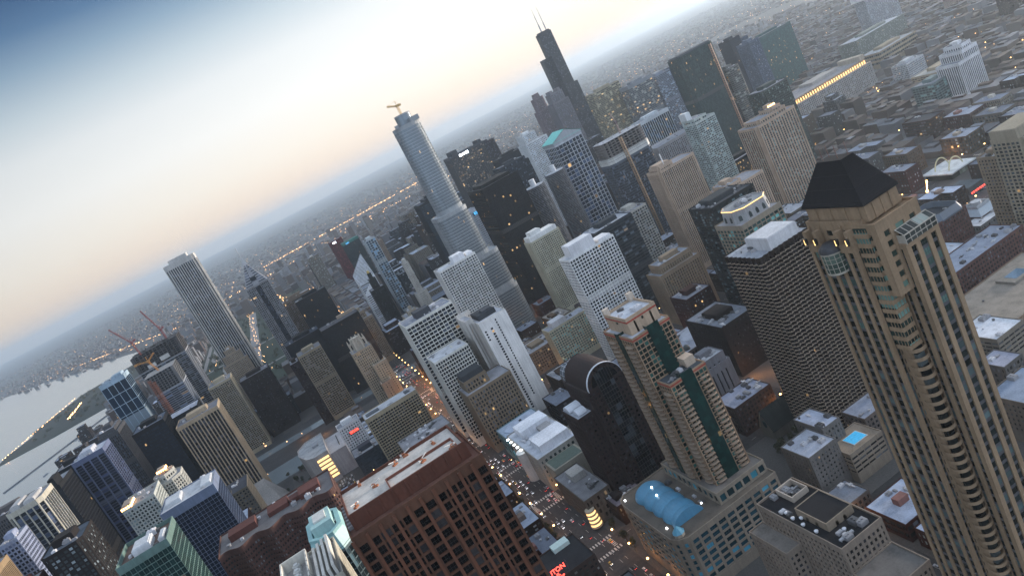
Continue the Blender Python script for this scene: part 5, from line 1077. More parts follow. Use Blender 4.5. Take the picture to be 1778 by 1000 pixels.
b = MB(); o = ngon(0, 0, 2.2, 12); b.face([(-269.8-X, -472-Y+p[0], 13+p[1]*1.6) for p in o]); b.build('window', M['glass'], t, (.04, .07, .07, 0))
# domed hall
t = low('low dark brick hall with a wide shallow pale dome on its roof', -372, -313, -692, -637, 20, (.075, .055, .05), (.36, .38, .44), nw=10, n=5, name='domed_hall', cat='hall', kw=dict(fh=6))
b = MB()
for k in range(5):
    r0, r1 = 17*math.cos(k*.3), 17*math.cos((k+1)*.3) if k < 4 else .3
    b.loft(ngon(-4, -2, r0, 32), 20.2+4.6*math.sin(k*.3), ngon(-4, -2, r1, 32), 20.2+4.6*math.sin((k+1)*.3), top=(k == 4))
b.build('dome', M['roof'], t, (.46, .48, .53)); 
for sx in (22,):
    b = MB()
    for k in range(4): b.loft(ngon(sx, 20, 3.4*math.cos(k*.39), 12), 22+3.6*math.sin(k*.39), ngon(sx, 20, 3.4*math.cos((k+1)*.39)+.02, 12), 22+3.6*math.sin((k+1)*.39))
    b.prism(ngon(sx, 20, 3.4, 12), 20, 22); b.build('onion_dome', M['metal'], t, (.06, .07, .07))
# right edge lofts
t = low('red brick tower block with a slate blue sloped roof collar', -602, -564, -582, -541, 31, (.11, .045, .038), (.04, .045, .055), nw=30, n=3)
X, Y = t.location.x, t.location.y; b = MB(); o = loc(t, chamfer(-602, -564, -582, -541, 6)); b.ring(offset(o, .8), offset(o, -1), 30.5, 32.2); b.loft(offset(o, .4), 32.2, offset(o, -2.5), 38, top=False); b.loft(offset(o, -3), 32.0, offset(o, -2.5), 38, top=False); b.ring(offset(o, -2.4), offset(o, -3.1), 37.5, 38.2); b.build('roof_collar', M['metal'], t, (.11, .14, .18))
low('long red brick loft with penthouses and a pale grey roof, right edge', -562, -470, -488, -458, 30, (.10, .045, .038), (.32, .35, .42), nw=40, n=22)
t = low('broad concrete parking deck with a rooftop pool court, right edge', -525, -424, -436, -376, 24, (.22, .16, .11), (.27, .235, .195), 'horiz', dict(fh=3.2, sh=1.4, bw=7, pw=1.2, pp=.1, rd=1.2), nw=0, n=3, lit=.05)
X, Y = t.location.x, t.location.y; b = MB(); b.box(-500-X, -476-X, -424-Y, -408-Y, 24.2, 26.4); b.build('pool_court', M['wall'], t, (.22, .2, .17)); b = MB(); b.box(-497-X, -482-X, -421-Y, -411-Y, 26.4, 26.5); b.build('pool_water', flat('still_pool_water', (.10, .17, .24), .1), t)
low('white roofed stepped apartment block below the parking deck', -430, -402, -404, -371, 25, (.20, .175, .14), (.66, .68, .72), 'horiz', dict(fh=3.2), nw=20, n=6)
low('low block with a slate blue roof at the right edge, behind the pyramid tower', -372, -338, -332, -296, 30, (.12, .10, .08), (.24, .29, .37), 'stone', nw=20, n=4)
low('grey stone house with a small pale roof between the deck and the stepped block', -398, -380, -372, -352, 20, (.10, .095, .09), (.34, .35, .42), nw=8, n=2)
low('white flat roofed hall with dark roof boxes beside the red brick tower block', -640, -603, -554, -534, 7, (.3, .3, .3), (.62, .64, .67), nw=0, n=3)
t = root_at('hip_roof_restaurant', 'restaurant with a grey hipped roof and raised square lantern', 'restaurant', -656, -620, -578, -545); X, Y = t.location.x, t.location.y
b = MB(); b.prism(loc(t, rect(-655, -621, -577, -546)), 0, 9); b.build('wall', M['wall'], t, (.12, .085, .065)); b = MB(); O = loc(t, rect(-656, -620, -578, -545)); b.loft(O, 9, offset(O, -8), 13); b.build('hip_roof', M['metal'], t, (.30, .36, .41)); b = MB(); b.ring(offset(O, -9), offset(O, -9.6), 13, 16); b.prism(ngon(0, 0, 5, 8), 13, 18); b.build('lantern', M['wall'], t, (.42, .44, .46))
t = root_at('arch_restaurant', 'white roofed drive-in restaurant crossed by two tall pale yellow arches', 'restaurant', -776, -733, -706, -664); X, Y = t.location.x, t.location.y
b = MB(); b.prism(loc(t, rect(-774, -736, -703, -668)), 0, 7.5); b.build('glass_wall', M['glass'], t, (.05, .06, .05, .2)); b = MB(); b.prism(loc(t, rect(-776, -733, -706, -664)), 7.5, 9); b.build('roof', M['roof'], t, (.66, .67, .66))
for yy in (-694, -675):
    b = MB()
    for k in range(20):
        a0, a1 = math.pi*k/20, math.pi*(k+1)/20; b.bar((-755-math.cos(a0)*13-X, yy-Y, 1+20*math.sin(a0)), (-755-math.cos(a1)*13-X, yy-Y, 1+20*math.sin(a1)), .75, 0, 6)
    b.build('arch', M['wall'], t, (.62, .58, .36))
t = root_at('lit_wall_block', 'dark two storey block with a lit shop front beyond the drive-in restaurant', 'shop', -716, -690, -640, -612); block(t, 'wall', -715, -691, -640, -612, 0, 8, (.07, .07, .07)); block(t, 'roof', -714.5, -691.5, -639.5, -612.5, 8, 8.2, (.10, .12, .13), 'roof')
t = thing('guitar_sign', 'tall glowing orange guitar shaped sign in the car park', 'sign', (-686, -660, 0)); b = MB(); b.bar((0, 0, 0), (0, 0, 5), .4); b.build('post', M['metal'], t, (.1, .1, .1))
b = MB(); b.prism(ngon(0, 0, 2.4, 14), -.3, .3); b.prism(ngon(2.6, .6, 1.8, 14), -.3, .3); b.box(3, 13, .2, 1.2, -.25, .25); b.box(12.6, 15.5, -.1, 1.5, -.25, .25); g_ = b.build('guitar', M['lampglow'], t); g_.location = (0, 0, 7); g_.rotation_euler = (math.pi/2, -1.2, math.pi)
t = thing('red_lit_tree_ring', 'cluster of red lit awnings beside the guitar sign', 'awning', (-686, -630, 0)); b = MB()
for k in range(9): b.box(R0.uniform(-6, 6), R0.uniform(-6, 6)+2, R0.uniform(-3, 3), R0.uniform(-3, 3)+1.6, 2.5, 3.2)
b.build('awning', M['redglow'], t)
# ------------------------------------------------------------------ streets, pavements, water, park
XS = [570, 310, 207, 110, 16, -112, -224, -315, -440, -563, -688, -795, -920, -1052, -1168, -1290, -1420, -1550, -1680, -1810, -1940, -2080, -2220, -2360]
YS = [-140, -235, -355, -485, -590, -686, -790, -905, -1055, -1180, -1270, -1400, -1530, -1640, -1760, -1900, -2030, -2160, -2299, -2420, -2540, -2680, -2820, -2960, -3110, -3260, -3420, -3580]
def shore(y): return 380 if y > -1300 else (420 if y > -4000 else 420+(-4000-y)*.55)
def inpark(x, y): return -95 < x < 440 and -3500 < y < -1620
footprints += [(10, 118, -934, -866), (62, 118, -1052, -934)]   # the parking lot and the plaza stay open
def infoot(x0, x1, y0, y1, m=2.0):
    return any(a-m < x1 and x0 < b_+m and c-m < y1 and y0 < d+m for a, b_, c, d in footprints)
def ground_material():
    m, t, p, N, L = nodes('asphalt')
    a = noise(N, L, .02, 6.0); s = noise(N, L, .35, 4.0)
    f = mathn(N, L, 'ADD', mathn(N, L, 'MULTIPLY', a, .6), mathn(N, L, 'MULTIPLY', s, .4))
    L(ramp(N, L, f, (.35, (.026, .025, .025)), (.5, (.045, .044, .044)), (.66, (.075, .072, .07))), p.inputs['Base Color']); p.inputs['Roughness'].default_value = .85
    return m
b = MB(); b.face([(-45000, -45000, 0), (45000, -45000, 0), (45000, 3000, 0), (-45000, 3000, 0)])
g_ = b.build('ground', ground_material(), None, None, 'structure')
m, tt, p, N, L = nodes('lake_water'); p.inputs['Base Color'].default_value = (.20, .235, .25, 1); p.inputs['Roughness'].default_value = .12; p.inputs['IOR'].default_value = 1.33
bp = N('ShaderNodeBump'); bp.inputs['Strength'].default_value = .06; bp.inputs['Distance'].default_value = 1.0; L(noise(N, L, .03, 4.0, stretch=(1, .35, 1)), bp.inputs['Height']); L(bp.outputs[0], p.inputs['Normal']); WATER = m
b = MB(); b.face([(x, y, .05) for x, y in ((400, 3000), (400, -2300), (440, -3900), (700, -4400), (920, -4900), (1859, -6659), (2530, -7721), (8000, -16000), (44000, -44000), (44000, 3000))][::-1]); b.build('lake', WATER, None, None, 'structure')
b = MB(); b.face([(x, y, .06) for x, y in ((50, -1060), (50, -1130), (200, -1130), (200, -1060))]); b.face([(x, y, .06) for x, y in ((-1080, -1210), (-1080, -1240), (380, -1240), (380, -1210))]); o_ = b.build('river', WATER, None, None, 'structure')
def unproj(u, v, z=0.0):
    d = FWD+(u-889)/FPX*RGT-(v-500)/FPX*UPV; t_ = (z-CAMP.z)/d.z; return (CAMP.x+d.x*t_, CAMP.y+d.y*t_)
PEN = [(1085, -2900), (1081, -2976), (1069, -3417), (1010, -3700), (972, -3920), (860, -4010), (700, -4100), (600, -3500), (640, -3100), (676, -2955), (898, -2900), (1000, -2860)]
PEN = [(1090, -2960), (1110, -3120), (1075, -3220), (1060, -3330), (1095, -3420), (1060, -3640), (985, -3930), (700, -4100), (600, -3500), (676, -2955), (880, -2930), (985, -2945)]
b = MB(); b.prism(PEN, .05, 1.2, bottom=False); b.build('peninsula', flat('parkland', (.02, .026, .018), .95), None, None, 'structure')
b = MB(); q0, q1, q2 = Vector((875, -2320)), Vector((700, -2660)), Vector((560, -2930))
for a_, c_ in ((q0, q1), (q1, q2)):
    n_ = Vector((-(c_-a_).y, (c_-a_).x)).normalized()*3.0; b.prism([tuple(a_-n_), tuple(a_+n_), tuple(c_+n_), tuple(c_-n_)][::-1], .05, 2.6)
tag(b.build('breakwater', M['wall'], None, (.16, .16, .17)), 'long thin dark breakwater crossing the pale harbour water', 'breakwater')
b = MB(); b.face([(x, y, .05) for x, y in ((-95, -1640), (-95, -3480), (425, -3480), (425, -1640))]); b.build('park', flat('park_lawn', (.022, .034, .018), .95), None, None, 'structure')
b = MB()
for (x0, x1, y0, y1) in ((20, 28, -3400, -1650), (120, 150, -3400, -1650), (300, 314, -3400, -1650), (-95, 420, -2000, -1985), (-95, 420, -2420, -2400), (160, 240, -2380, -2060), (170, 290, -2900, -2560), (-60, 10, -1960, -1700)): b.face([(x0, y0, .10), (x1, y0, .10), (x1, y1, .10), (x0, y1, .10)])
b.build('path', flat('paving', (.24, .23, .22), .9), None, None, 'structure')
# pavements with kerbs: one raised slab per block, narrower than the streets
pv_ = MB()
blocks = []
for i in range(len(XS)-1):
    for j in range(len(YS)-1):
        x1, x0, y1, y0 = XS[i]-9, XS[i+1]+9, YS[j]-7, YS[j+1]+7
        if XS[i] == -112: x1 -= 7
        if XS[i+1] == -112: x0 += 7
        if x0 > shore((y0+y1)/2)-20 or inpark((x0+x1)/2, (y0+y1)/2): continue
        if y0 < -1205 and y1 > -1245 and x0 > -1100: continue
        if 40 < (x0+x1)/2 < 205 and -1140 < (y0+y1)/2 < -1050: continue
        blocks.append((x0, x1, y0, y1))
        if any(seen(x, y, 0, 150) for x in (x0, x1) for y in (y0, y1)): pv_.prism(rect(x0, x1, y0, y1), 0.0, .15, bottom=False)
pv_.build('pavement', flat('pavement_concrete', (.085, .08, .075), .9), None, None, 'structure')
mk = MB()
def mark(x0, x1, y0, y1, z=.012):
    if infoot(x0, x1, y0, y1, .5) or not seen((x0+x1)/2, (y0+y1)/2): return
    mk.face([(x0, y0, z), (x1, y0, z), (x1, y1, z), (x0, y1, z)])
for y in range(-360, -1900, -14):
    for xx in (-121, -116.5, -107.5, -103): mark(xx-.12, xx+.12, y-5, y)
for y in YS[1:14]:
    for s in (-1, 1):
        for k in range(12): mark(-126+k*2.5, -124.8+k*2.5, y+s*9-2, y+s*9+2)
    for xs in XS[5:12]:
        for s in (-1, 1):
            for k in range(6): mark(xs+s*11-1.6, xs+s*11+1.6, y-6+k*2.1, y-5+k*2.1)
    x = -135
    while x > -1100: mark(x-5, x, y-.12, y+.12); x -= 14
for xs in XS[6:13]:
    for y in range(-250, -1050, -14): mark(xs-.12, xs+.12, y-5, y)
mk.build('road_marking', flat('road_paint', (.55, .53, .48), .8), None, None, 'structure')
# ------------------------------------------------------------------ ordinary buildings that fill the blocks
RB = random.Random(21)
MARKS = [('pyramid roofed tower', -196, -214), ('long lit market block', -1145, -1280), ('white stepped tower', -1061, -887), ('green glass giant', -890, -1271), ('tallest black tower', -1076, -2214), ('roof lamp tower', -694, -884), ('arched granite tower', -180, -527), ('diamond roofed tower', -172, -1580), ('dark red slab', -231, -2385), ('spired tower', 18, -1441), ('right edge tower', -610, -482), ('gothic stone tower', -68, -1120), ('bright white tower', -320, -767), ('black steel slab', -384, -1170), ('flaring bank tower', -585, -1896), ('striped beige tower', 153, -1026), ('drive-in restaurant', -755, -685), ('domed hall', -342, -664), ('wavy brick block', 60, -490), ('gabled teal roof', -602, -1336), ('wide teal slab', -1455, -1730), ('silver tower', -284, -1095), ('slim white stone tower', -225, -1352), ('long brick loft', -516, -473)]
ORD = ['nearest', 'second nearest', 'third nearest', 'fourth nearest', 'fifth nearest', 'sixth nearest', 'seventh nearest', 'eighth nearest', 'ninth nearest', 'tenth nearest', 'eleventh nearest', 'twelfth nearest', 'thirteenth nearest', 'fourteenth nearest', 'fifteenth nearest', 'sixteenth nearest']
COLS = [('red brick', (.16, .055, .04)), ('dark brick', (.085, .05, .042)), ('brown', (.13, .08, .055)), ('tan', (.30, .24, .175)), ('grey', (.22, .215, .21)), ('pale stone', (.40, .37, .32)), ('charcoal', (.045, .047, .055)), ('slate blue', (.10, .125, .16))]
ROOFC = [('pale roof', (.46, .48, .53)), ('grey roof', (.26, .27, .30)), ('dark roof', (.07, .07, .078)), ('white roof', (.62, .64, .67))]
lots = []
for (bx0, bx1, by0, by1) in blocks:
    cxm, cym = (bx0+bx1)/2, (by0+by1)/2
    if not any(seen(x, y, z, 40) for x in (bx0, bx1) for y in (by0, by1) for z in (0, 30)): continue
    loop = -2560 < cym < -1290 and -1060 < cxm < -90
    nx = max(1, int((bx1-bx0)/(40 if loop else 27))); ny = max(1, int((by1-by0)/(46 if loop else 34)))
    for i in range(nx):
        for j in range(ny):
            x0 = bx0+2.5+(bx1-bx0-5)*i/nx; x1 = bx0+2.5+(bx1-bx0-5)*(i+1)/nx; y0 = by0+2.5+(by1-by0-5)*j/ny; y1 = by0+2.5+(by1-by0-5)*(j+1)/ny
            r = RB.random()
            if r < .07 and not loop: continue
            x0 += RB.uniform(0, 2.5); x1 -= RB.uniform(.4, 3); y0 += RB.uniform(0, 4); y1 -= RB.uniform(.4, 2)
            if infoot(x0, x1, y0, y1, 1.5): continue
            if loop:
                h = RB.choice((38, 50, 60, 72, 84, 100, 118)) if -1700 > cym else RB.choice((30, 42, 55, 66))
                if cxm > -330 and cym > -1700: h *= .75
                elif cxm > -420: h = max(h, 60)*RB.uniform(.9, 1.45)
            if loop and -2360 < cym < -1640 and abs(cxm-(-10-221*(cym+3)/-2382)) < 75: h = min(h, 48)
            if loop: pass
            elif cym < -2500: h = RB.choice((12, 18, 26, 36, 50, 64)) if cxm > -800 else RB.choice((8, 12, 18, 26))
            elif -1260 < cxm < -1000 and -1240 < cym < -1050: h = RB.choice((5, 7, 9))
            elif cxm < -1060: h = RB.choice((6, 8, 10, 12, 15, 20))
            elif cxm > -90: h = RB.choice((14, 20, 28, 38, 48)) if cxm < 120 else RB.choice((16, 26, 40, 60, 80))
            elif cym > -420: h = RB.choice((9, 12, 16))
            else: h = RB.choice((9, 12, 15, 19, 24, 30)) if cym > -1050 else RB.choice((20, 30, 40, 50))
            if cxm > -90 and -1190 < cym < -880: h = min(h, 16)
            if not seen((x0+x1)/2, (y0+y1)/2, h/2, 30): continue
            d = (Vector(((x0+x1)/2, (y0+y1)/2, h))-CAMP).length
            lots.append((d/ (1+h/60), x0, x1, y0, y1, h, d))
lots.sort()
IND = lots[:290]; REST = lots[290:]
counts = {}; labelled = []
for (s_, x0, x1, y0, y1, h, d) in IND:
    cx, cy = (x0+x1)/2, (y0+y1)/2
    far_w = cx < -700 or cy > -1000
    ci = RB.choice((0, 0, 1, 1, 2, 2, 3, 4, 5)) if cy > -1280 else RB.choice((1, 2, 3, 4, 4, 5, 6, 6, 7))
    ri = RB.choice((0, 0, 1, 1, 2, 3))
    mk_ = min(MARKS, key=lambda q: (q[1]-cx)**2+(q[2]-cy)**2)
    hw = 'low' if h < 16 else ('mid height' if h < 40 else 'tall')
    labelled.append([f'{hw} {COLS[ci][0]} building with {ROOFC[ri][0]}', mk_, math.hypot(mk_[1]-cx, mk_[2]-cy), x0, x1, y0, y1, h, ci, ri, d])
labelled.sort(key=lambda q: q[2])
SMALL = {}
for (lab, mk_, _, x0, x1, y0, y1, h, ci, ri, d) in labelled:
    k = counts[(lab, mk_[0])] = counts.get((lab, mk_[0]), -1)+1
    full = f'{lab}, {ORD[min(k, 15)]} to the {mk_[0]}'
    t = thing('city_building', full, 'building', ((x0+x1)/2, (y0+y1)/2, 0), 'ordinary buildings filling the street blocks')
    hw, hd = (x1-x0)/2, (y1-y0)/2; v = RB.uniform(.5, 1.0); c = tuple(a*v for a in COLS[ci][1])
    stn = RB.choice(('brick', 'brick', 'stone', 'grid', 'horiz') if ci < 6 else ('grid', 'darkbox', 'vert', 'horiz'))
    st = style(stn, bw=RB.uniform(2.8, 4.6), fh=RB.uniform(3.3, 4.3), base=1.0, top=RB.uniform(1, 2.2))
    wm, gm, rm = MB(), MB(), MB()
    o = rect(-hw, hw, -hd, hd)
    if RB.random() < .3 and hw > 9: o = [(-hw, -hd), (hw, -hd), (hw, hd*.2), (hw*.15, hd*.2), (hw*.15, hd), (-hw, hd)]
    facade(wm, gm, o, 0, h, st, parapet=RB.choice((.6, .9, 1.3)))
    rm.prism(offset(o, -.5), h+.05, h+.15)
    if h > 45 and RB.random() < .6:
        o2 = rect(-hw*.7, hw*.7, -hd*.7, hd*.4); facade(wm, gm, o2, h+.02, h*1.16, dict(st, base=.5), parapet=.8); rm.prism(offset(o2, -.5), h*1.16+.05, h*1.16+.15); zz = h*1.16
    else: zz = h
    wm.build('wall', M['wall'], t, deep(c)); gm.build('window', M['glass'], t, (*RB.choice(((.03, .033, .04), (.05, .055, .06), (.02, .022, .025), (.06, .07, .075))), RB.choice((.01, .02, .05))), 'stuff')
    v2 = RB.uniform(.5, 1.0); rm.build('roof', M['roof'], t, tuple(a*v2*q for a, q in zip(ROOFC[ri][1], (.92, 1.0, 1.12))))
    if RB.random() < .75:
        pm = MB(); px_ = RB.uniform(-hw*.5, hw*.2); py_ = RB.uniform(-hd*.4, hd*.1); pm.box(px_, px_+hw*.5, py_, py_+hd*.35, zz if abs(px_) < 0 else h+.1, h+RB.uniform(2.5, 4.5)); pm.build('penthouse', M['wall'], t, tuple(min(.6, a*1.4+.05) for a in c))
    if d < 1300: units(t, -hw*.8, hw*.1, -hd*.8, hd*.1, h+.15, RB.randrange(4, 10), RB, .7)
# everything beyond: one mass of roofs to the hazy distance
def city_mat():
    m, t, p, N, L = nodes('far_city'); g = N('ShaderNodeNewGeometry')
    L(ramp(N, L, g.outputs['Random Per Island'], (0, (.03, .022, .02)), (.25, (.06, .036, .028)), (.5, (.12, .095, .075)), (.7, (.11, .11, .12)), (.88, (.14, .14, .15)), (1, (.21, .22, .24))), p.inputs['Base Color'])
    nz = noise(N, L, .25, 3.0); p.inputs['Roughness'].default_value = .9
    return m
fc = MB()
for (s_, x0, x1, y0, y1, h, d) in REST: fc.box(x0, x1, y0, y1, 0, h, bottom=False); fc.box(x0+3, (x0+x1)/2, y0+3, (y0+y1)/2, h, h+3, bottom=False)
RF = random.Random(5)
def scatter(xa, xb, ya, yb, dx, dy, per, hs):
    x = xa
    while x < xb:
        y = ya
        while y < yb:
            if x < shore(y)-60 and not inpark(x, y) and seen(x, y, 0, 30):
                for k in range(per):
                    a = x+RF.uniform(8, dx-8); c = y+RF.uniform(6, dy-6); w_ = RF.uniform(5, 15); l_ = RF.uniform(6, 20); h = RF.choice(hs)*RF.uniform(.7, 1.3)
                    if RF.random() < .05: w_ *= 2.5; l_ *= 2
                    fc.box(a-w_, a+w_, c-l_, c+l_, 0, h, bottom=False)
            y += dy
        x += dx
scatter(-3400, 700, -5200, -3580, 100, 90, 5, (5, 7, 9, 12, 18, 30))
scatter(-4200, -2360, -3580, -900, 100, 90, 5, (5, 7, 9, 12, 16))
scatter(-6800, 2600, -9000, -5200, 170, 150, 5, (5, 7, 9, 14))
scatter(-6800, -4200, -5200, -1500, 150, 130, 5, (5, 7, 9, 14))
scatter(-11000, 5200, -15000, -9000, 300, 260, 5, (6, 8, 10, 14))
scatter(-11000, -6800, -9000, -2500, 300, 260, 5, (6, 8, 10, 14))
for k in range(46):
    x, y = RF.uniform(-700, 60), RF.uniform(-5200, -2600); h = RF.uniform(40, 95)
    if seen(x, y, h) and not inpark(x, y): fc.box(x-13, x+13, y-16, y+16, 0, h, bottom=False)
fc.build('distant_city', city_mat(), None, None, 'stuff')
# ------------------------------------------------------------------ trees
m, tt, p, N, L = nodes('leaves'); g = N('ShaderNodeNewGeometry')
L(ramp(N, L, g.outputs['Random Per Island'], (0, (.018, .026, .012)), (.5, (.035, .042, .018)), (1, (.065, .06, .025))), p.inputs['Base Color']); p.inputs['Roughness'].default_value = .8; M['leaf'] = m
M['bark'] = flat('bark', (.05, .04, .032), .95)
RT = random.Random(9)
def leaf_blob(b, cx, cy, cz, r, n, s):
    for k in range(n):
        v = Vector((RT.gauss(0, 1), RT.gauss(0, 1), RT.gauss(0, .8))); v = v.normalized()*r*(RT.random()**.4)
        a = Vector((RT.gauss(0, 1), RT.gauss(0, 1), RT.gauss(0, 1))).normalized(); u = a.orthogonal().normalized()*s*RT.uniform(.6, 1.3); w_ = a.cross(u)
        c = Vector((cx, cy, cz))+v; b.face([tuple(c-u-w_*.6), tuple(c+u-w_*.6), tuple(c+u*.4+w_), tuple(c-u*.5+w_)])
trees = []
for kind in range(3):
    t = thing('street_tree', 'dark leafy street tree beside the avenue traffic', 'tree', (0, 0, -200), 'street trees along the avenue')
    b = MB(); b.loft(ngon(0, 0, .26, 7), 0, ngon(.1, .05, .16, 7), 3.4); 
    for k in range(5): a = k*1.3+kind; b.bar((.1, .05, 2.4+.2*k), (1.9*math.cos(a), 1.9*math.sin(a), 5.2+.3*k), .09, 0, 4)
    b.build('trunk', M['bark'], t)
    b = MB()
    for k in range(11): a = k*2.4+kind; rr_ = RT.uniform(.6, 2.4); leaf_blob(b, rr_*math.cos(a), rr_*math.sin(a), RT.uniform(4, 7.6), RT.uniform(1.0, 1.7), 42, .42)
    b.build('crown', M['leaf'], t); trees.append(t)
kids = {t.name: list(t.children) for t in trees}
first = {0: True, 1: True, 2: True}
def plant(x, y, s=1.0, label=None, group=None):
    k = RT.randrange(3); t = trees[k]
    if first[k]: first[k] = False; r = t
    else:
        r = copyob(t)
        for c in kids[t.name]: copyob(c, r)
    r.location = (x, y, 0.15); r.rotation_euler = (0, 0, RT.uniform(0, 6.28)); r.scale = (s, s, s*RT.uniform(.9, 1.15))
    if label: r['label'] = label
    if group: r['group'] = group
for y in range(-375, -840, -11):
    for x in (-131.5, -94.5):
        if not infoot(x-2, x+2, y-2, y+2, 0) and not any(abs(y-q) < 11 for q in YS) and RT.random() < .85: plant(x+RT.uniform(-1, 1), y+RT.uniform(-2, 2), RT.uniform(.8, 1.25))
for k in range(26):
    x, y = RT.uniform(-310, -255), RT.uniform(-450, -415)
    if not infoot(x-2, x+2, y-2, y+2, 0): plant(x, y, RT.uniform(.9, 1.5), 'dark tree in the garden beside the church', 'trees around the church')
for k in range(22):
    x, y = RT.uniform(70, 112), RT.uniform(-1060, -915); plant(x, y, RT.uniform(.7, 1.1), 'dark tree in the plaza near the lit gallery', 'trees of the riverside plaza')
for k in range(14): plant(-800-k*2.4, -735+k*3.4, .8, 'small tree in the row beyond the drive-in restaurant', 'trees beyond the drive-in')
pk = MB()
for k in range(420):
    x, y = RT.uniform(-90, 420), RT.uniform(-3450, -1660)
    if (int(x/45)+int(y/70)) % 3 == 0 or abs(x-24) < 9 or 115 < x < 155: continue
    if seen(x, y): leaf_blob(pk, x, y, RT.uniform(4, 7), RT.uniform(5, 9), 46, 1.9)
for k in range(90):
    s = RT.random(); x, y = 760+RT.uniform(-60, 240), -3050-s*850
    if x < 1060-.1*(-3050-y)*0.3: leaf_blob(pk, x, y, 5, 8, 40, 2.0)
pk.build('park_trees', M['leaf'], None, None, 'stuff')
# ------------------------------------------------------------------ street lamps and cars
lamp = thing('street_lamp', 'orange street lamp on a slim pole lining the streets', 'street lamp', (0, 0, -300), 'orange street lamps')
b = MB(); b.loft(ngon(0, 0, .16, 6), 0, ngon(0, 0, .09, 6), 9); b.bar((0, 0, 8.9), (1.7, 0, 9.5), .07, 0, 4); b.build('pole', M['metal'], lamp, (.08, .08, .08))
b = MB(); b.prism(ngon(1.8, 0, .7, 8), 9.1, 9.8); b.build('lamp_head', M['lampglow'], lamp)
lk = list(lamp.children)
spots = []
for y in range(-380, -2000, -26):
    for x in (-128.5, -97.0): spots.append((x, y, 0 if x < -110 else math.pi))
for xs in XS[6:16]:
    for y in range(-250, -1200, -64): spots.append((xs+8.0, y+RT.uniform(-8, 8), math.pi))
for ys in YS[1:10]:
    x = -150
    while x > -1500: spots.append((x, ys+6.0, -math.pi/2)); x -= 74
spots = [(x, y, a) for x, y, a in spots if seen(x, y, 9, 5) and not infoot(x-1, x+1, y-1, y+1, 0)]
spots.sort(key=lambda q: (Vector((q[0], q[1], 9))-CAMP).length)
used = False; nl = 0
for (x, y, a) in spots[:290]:
    if not used: r = lamp; used = True
    else:
        r = copyob(lamp)
        for c in lk: copyob(c, r)
    r.location = (x, y, .15); r.rotation_euler = (0, 0, a)
    if -135 < x < -90 and nl < 46 and -1400 < y:
        l_ = bpy.data.lights.new('lamp_light', 'POINT'); l_.energy = 3600 if y < -900 else 700; l_.color = (1, .42, .12); l_.shadow_soft_size = .5
        lo_ = bpy.data.objects.new('lamp_light', l_); col.objects.link(lo_); lo_.location = (x+1.8*math.cos(a), y+1.8*math.sin(a), 8.6); nl += 1
for (x, y, z) in ((-250, -900, 9), (-262, -960, 9), (-296, -960, 9), (-330, -560, 9), (-345, -545, 9), (-700, -650, 9), (-360, -720, 9), (-60, -700, 9), (40, -1150, 9), (70, -1190, 9), (-235, -830, 9), (-318, -1100, 9), (-318, -1160, 9), (-440, -700, 9), (-445, -860, 9), (-565, -640, 9), (-300, -485, 9), (-230, -350, 9), (-150, -485, 9), (30, -870, 9), (-800, -720, 9), (-930, -800, 9)):
    l_ = bpy.data.lights.new('lamp_light', 'POINT'); l_.energy = 3500; l_.color = (1, .42, .12); l_.shadow_soft_size = .6; lo_ = bpy.data.objects.new('lamp_light', l_); col.objects.link(lo_); lo_.location = (x, y, z)
fl = MB()
def dot(x, y, z, r):
    fl.face([(x-r, y, z), (x, y-r, z), (x+r, y, z), (x, y+r, z)]); fl.face([(x-r, y, z-r), (x+r, y, z-r), (x+r, y, z+r), (x-r, y, z+r)]); fl.face([(x, y-r, z-r), (x, y+r, z-r), (x, y+r, z+r), (x, y-r, z+r)])
for (x, y, a) in spots[290:]: dot(x, y, 9, .5)
for k in range(3200):
    d = RF.uniform(1200, 11500)*RF.uniform(.55, 1); az = math.radians(RF.uniform(160, 236)); x, y = -10+d*math.sin(az), -3+d*math.cos(az)
    if RF.random() < .6: x = round(x/130)*130+RF.uniform(-3, 3)
    else: y = round(y/170)*170+RF.uniform(-3, 3)
    if x > shore(y)-40 or not seen(x, y): continue
    if infoot(x-2, x+2, y-2, y+2): continue
    dot(x, y, 10, (.25+d/10500)*RF.uniform(.5, 1.25))
for (xa, ya, xb, yb, n, r) in ((-20, -2700, 30, -4600, 90, .7), (110, -1900, 150, -3400, 44, .5), (-330, -2500, -330, -4400, 70, .7), (330, -1700, 380, -3900, 60, .6), (-900, -5300, 300, -5000, 120, 1.2), (-1600, -6800, 0, -6300, 130, 1.5), (-2000, -5200, -600, -5600, 60, 1.2), (1080, -3000, 1000, -3850, 50, .8), (700, -3000, 760, -3700, 50, .8), (300, -4300, 1500, -6300, 80, 1.1), (-124, -1650, -110, -2600, 60, .5), (880, -3150, 900, -3500, 40, 1.0)):
    for k in range(n):
        s = (k+RF.random()*.8)/n; x, y = xa+(xb-xa)*s+RF.uniform(-6, 6), ya+(yb-ya)*s+RF.uniform(-6, 6)
        if seen(x, y) and not infoot(x-2, x+2, y-2, y+2): dot(x, y, 10, r*RF.uniform(.6, 1.3))
fl.build('distant_lights', M['farglow'], None, None, 'stuff')
CARC = [('white', (.7, .7, .7)), ('dark', (.02, .022, .028)), ('silver', (.35, .36, .38)), ('red', (.25, .02, .02)), ('yellow', (.6, .38, .04))]
paint = flat('car_glass', (.01, .012, .015), .1)
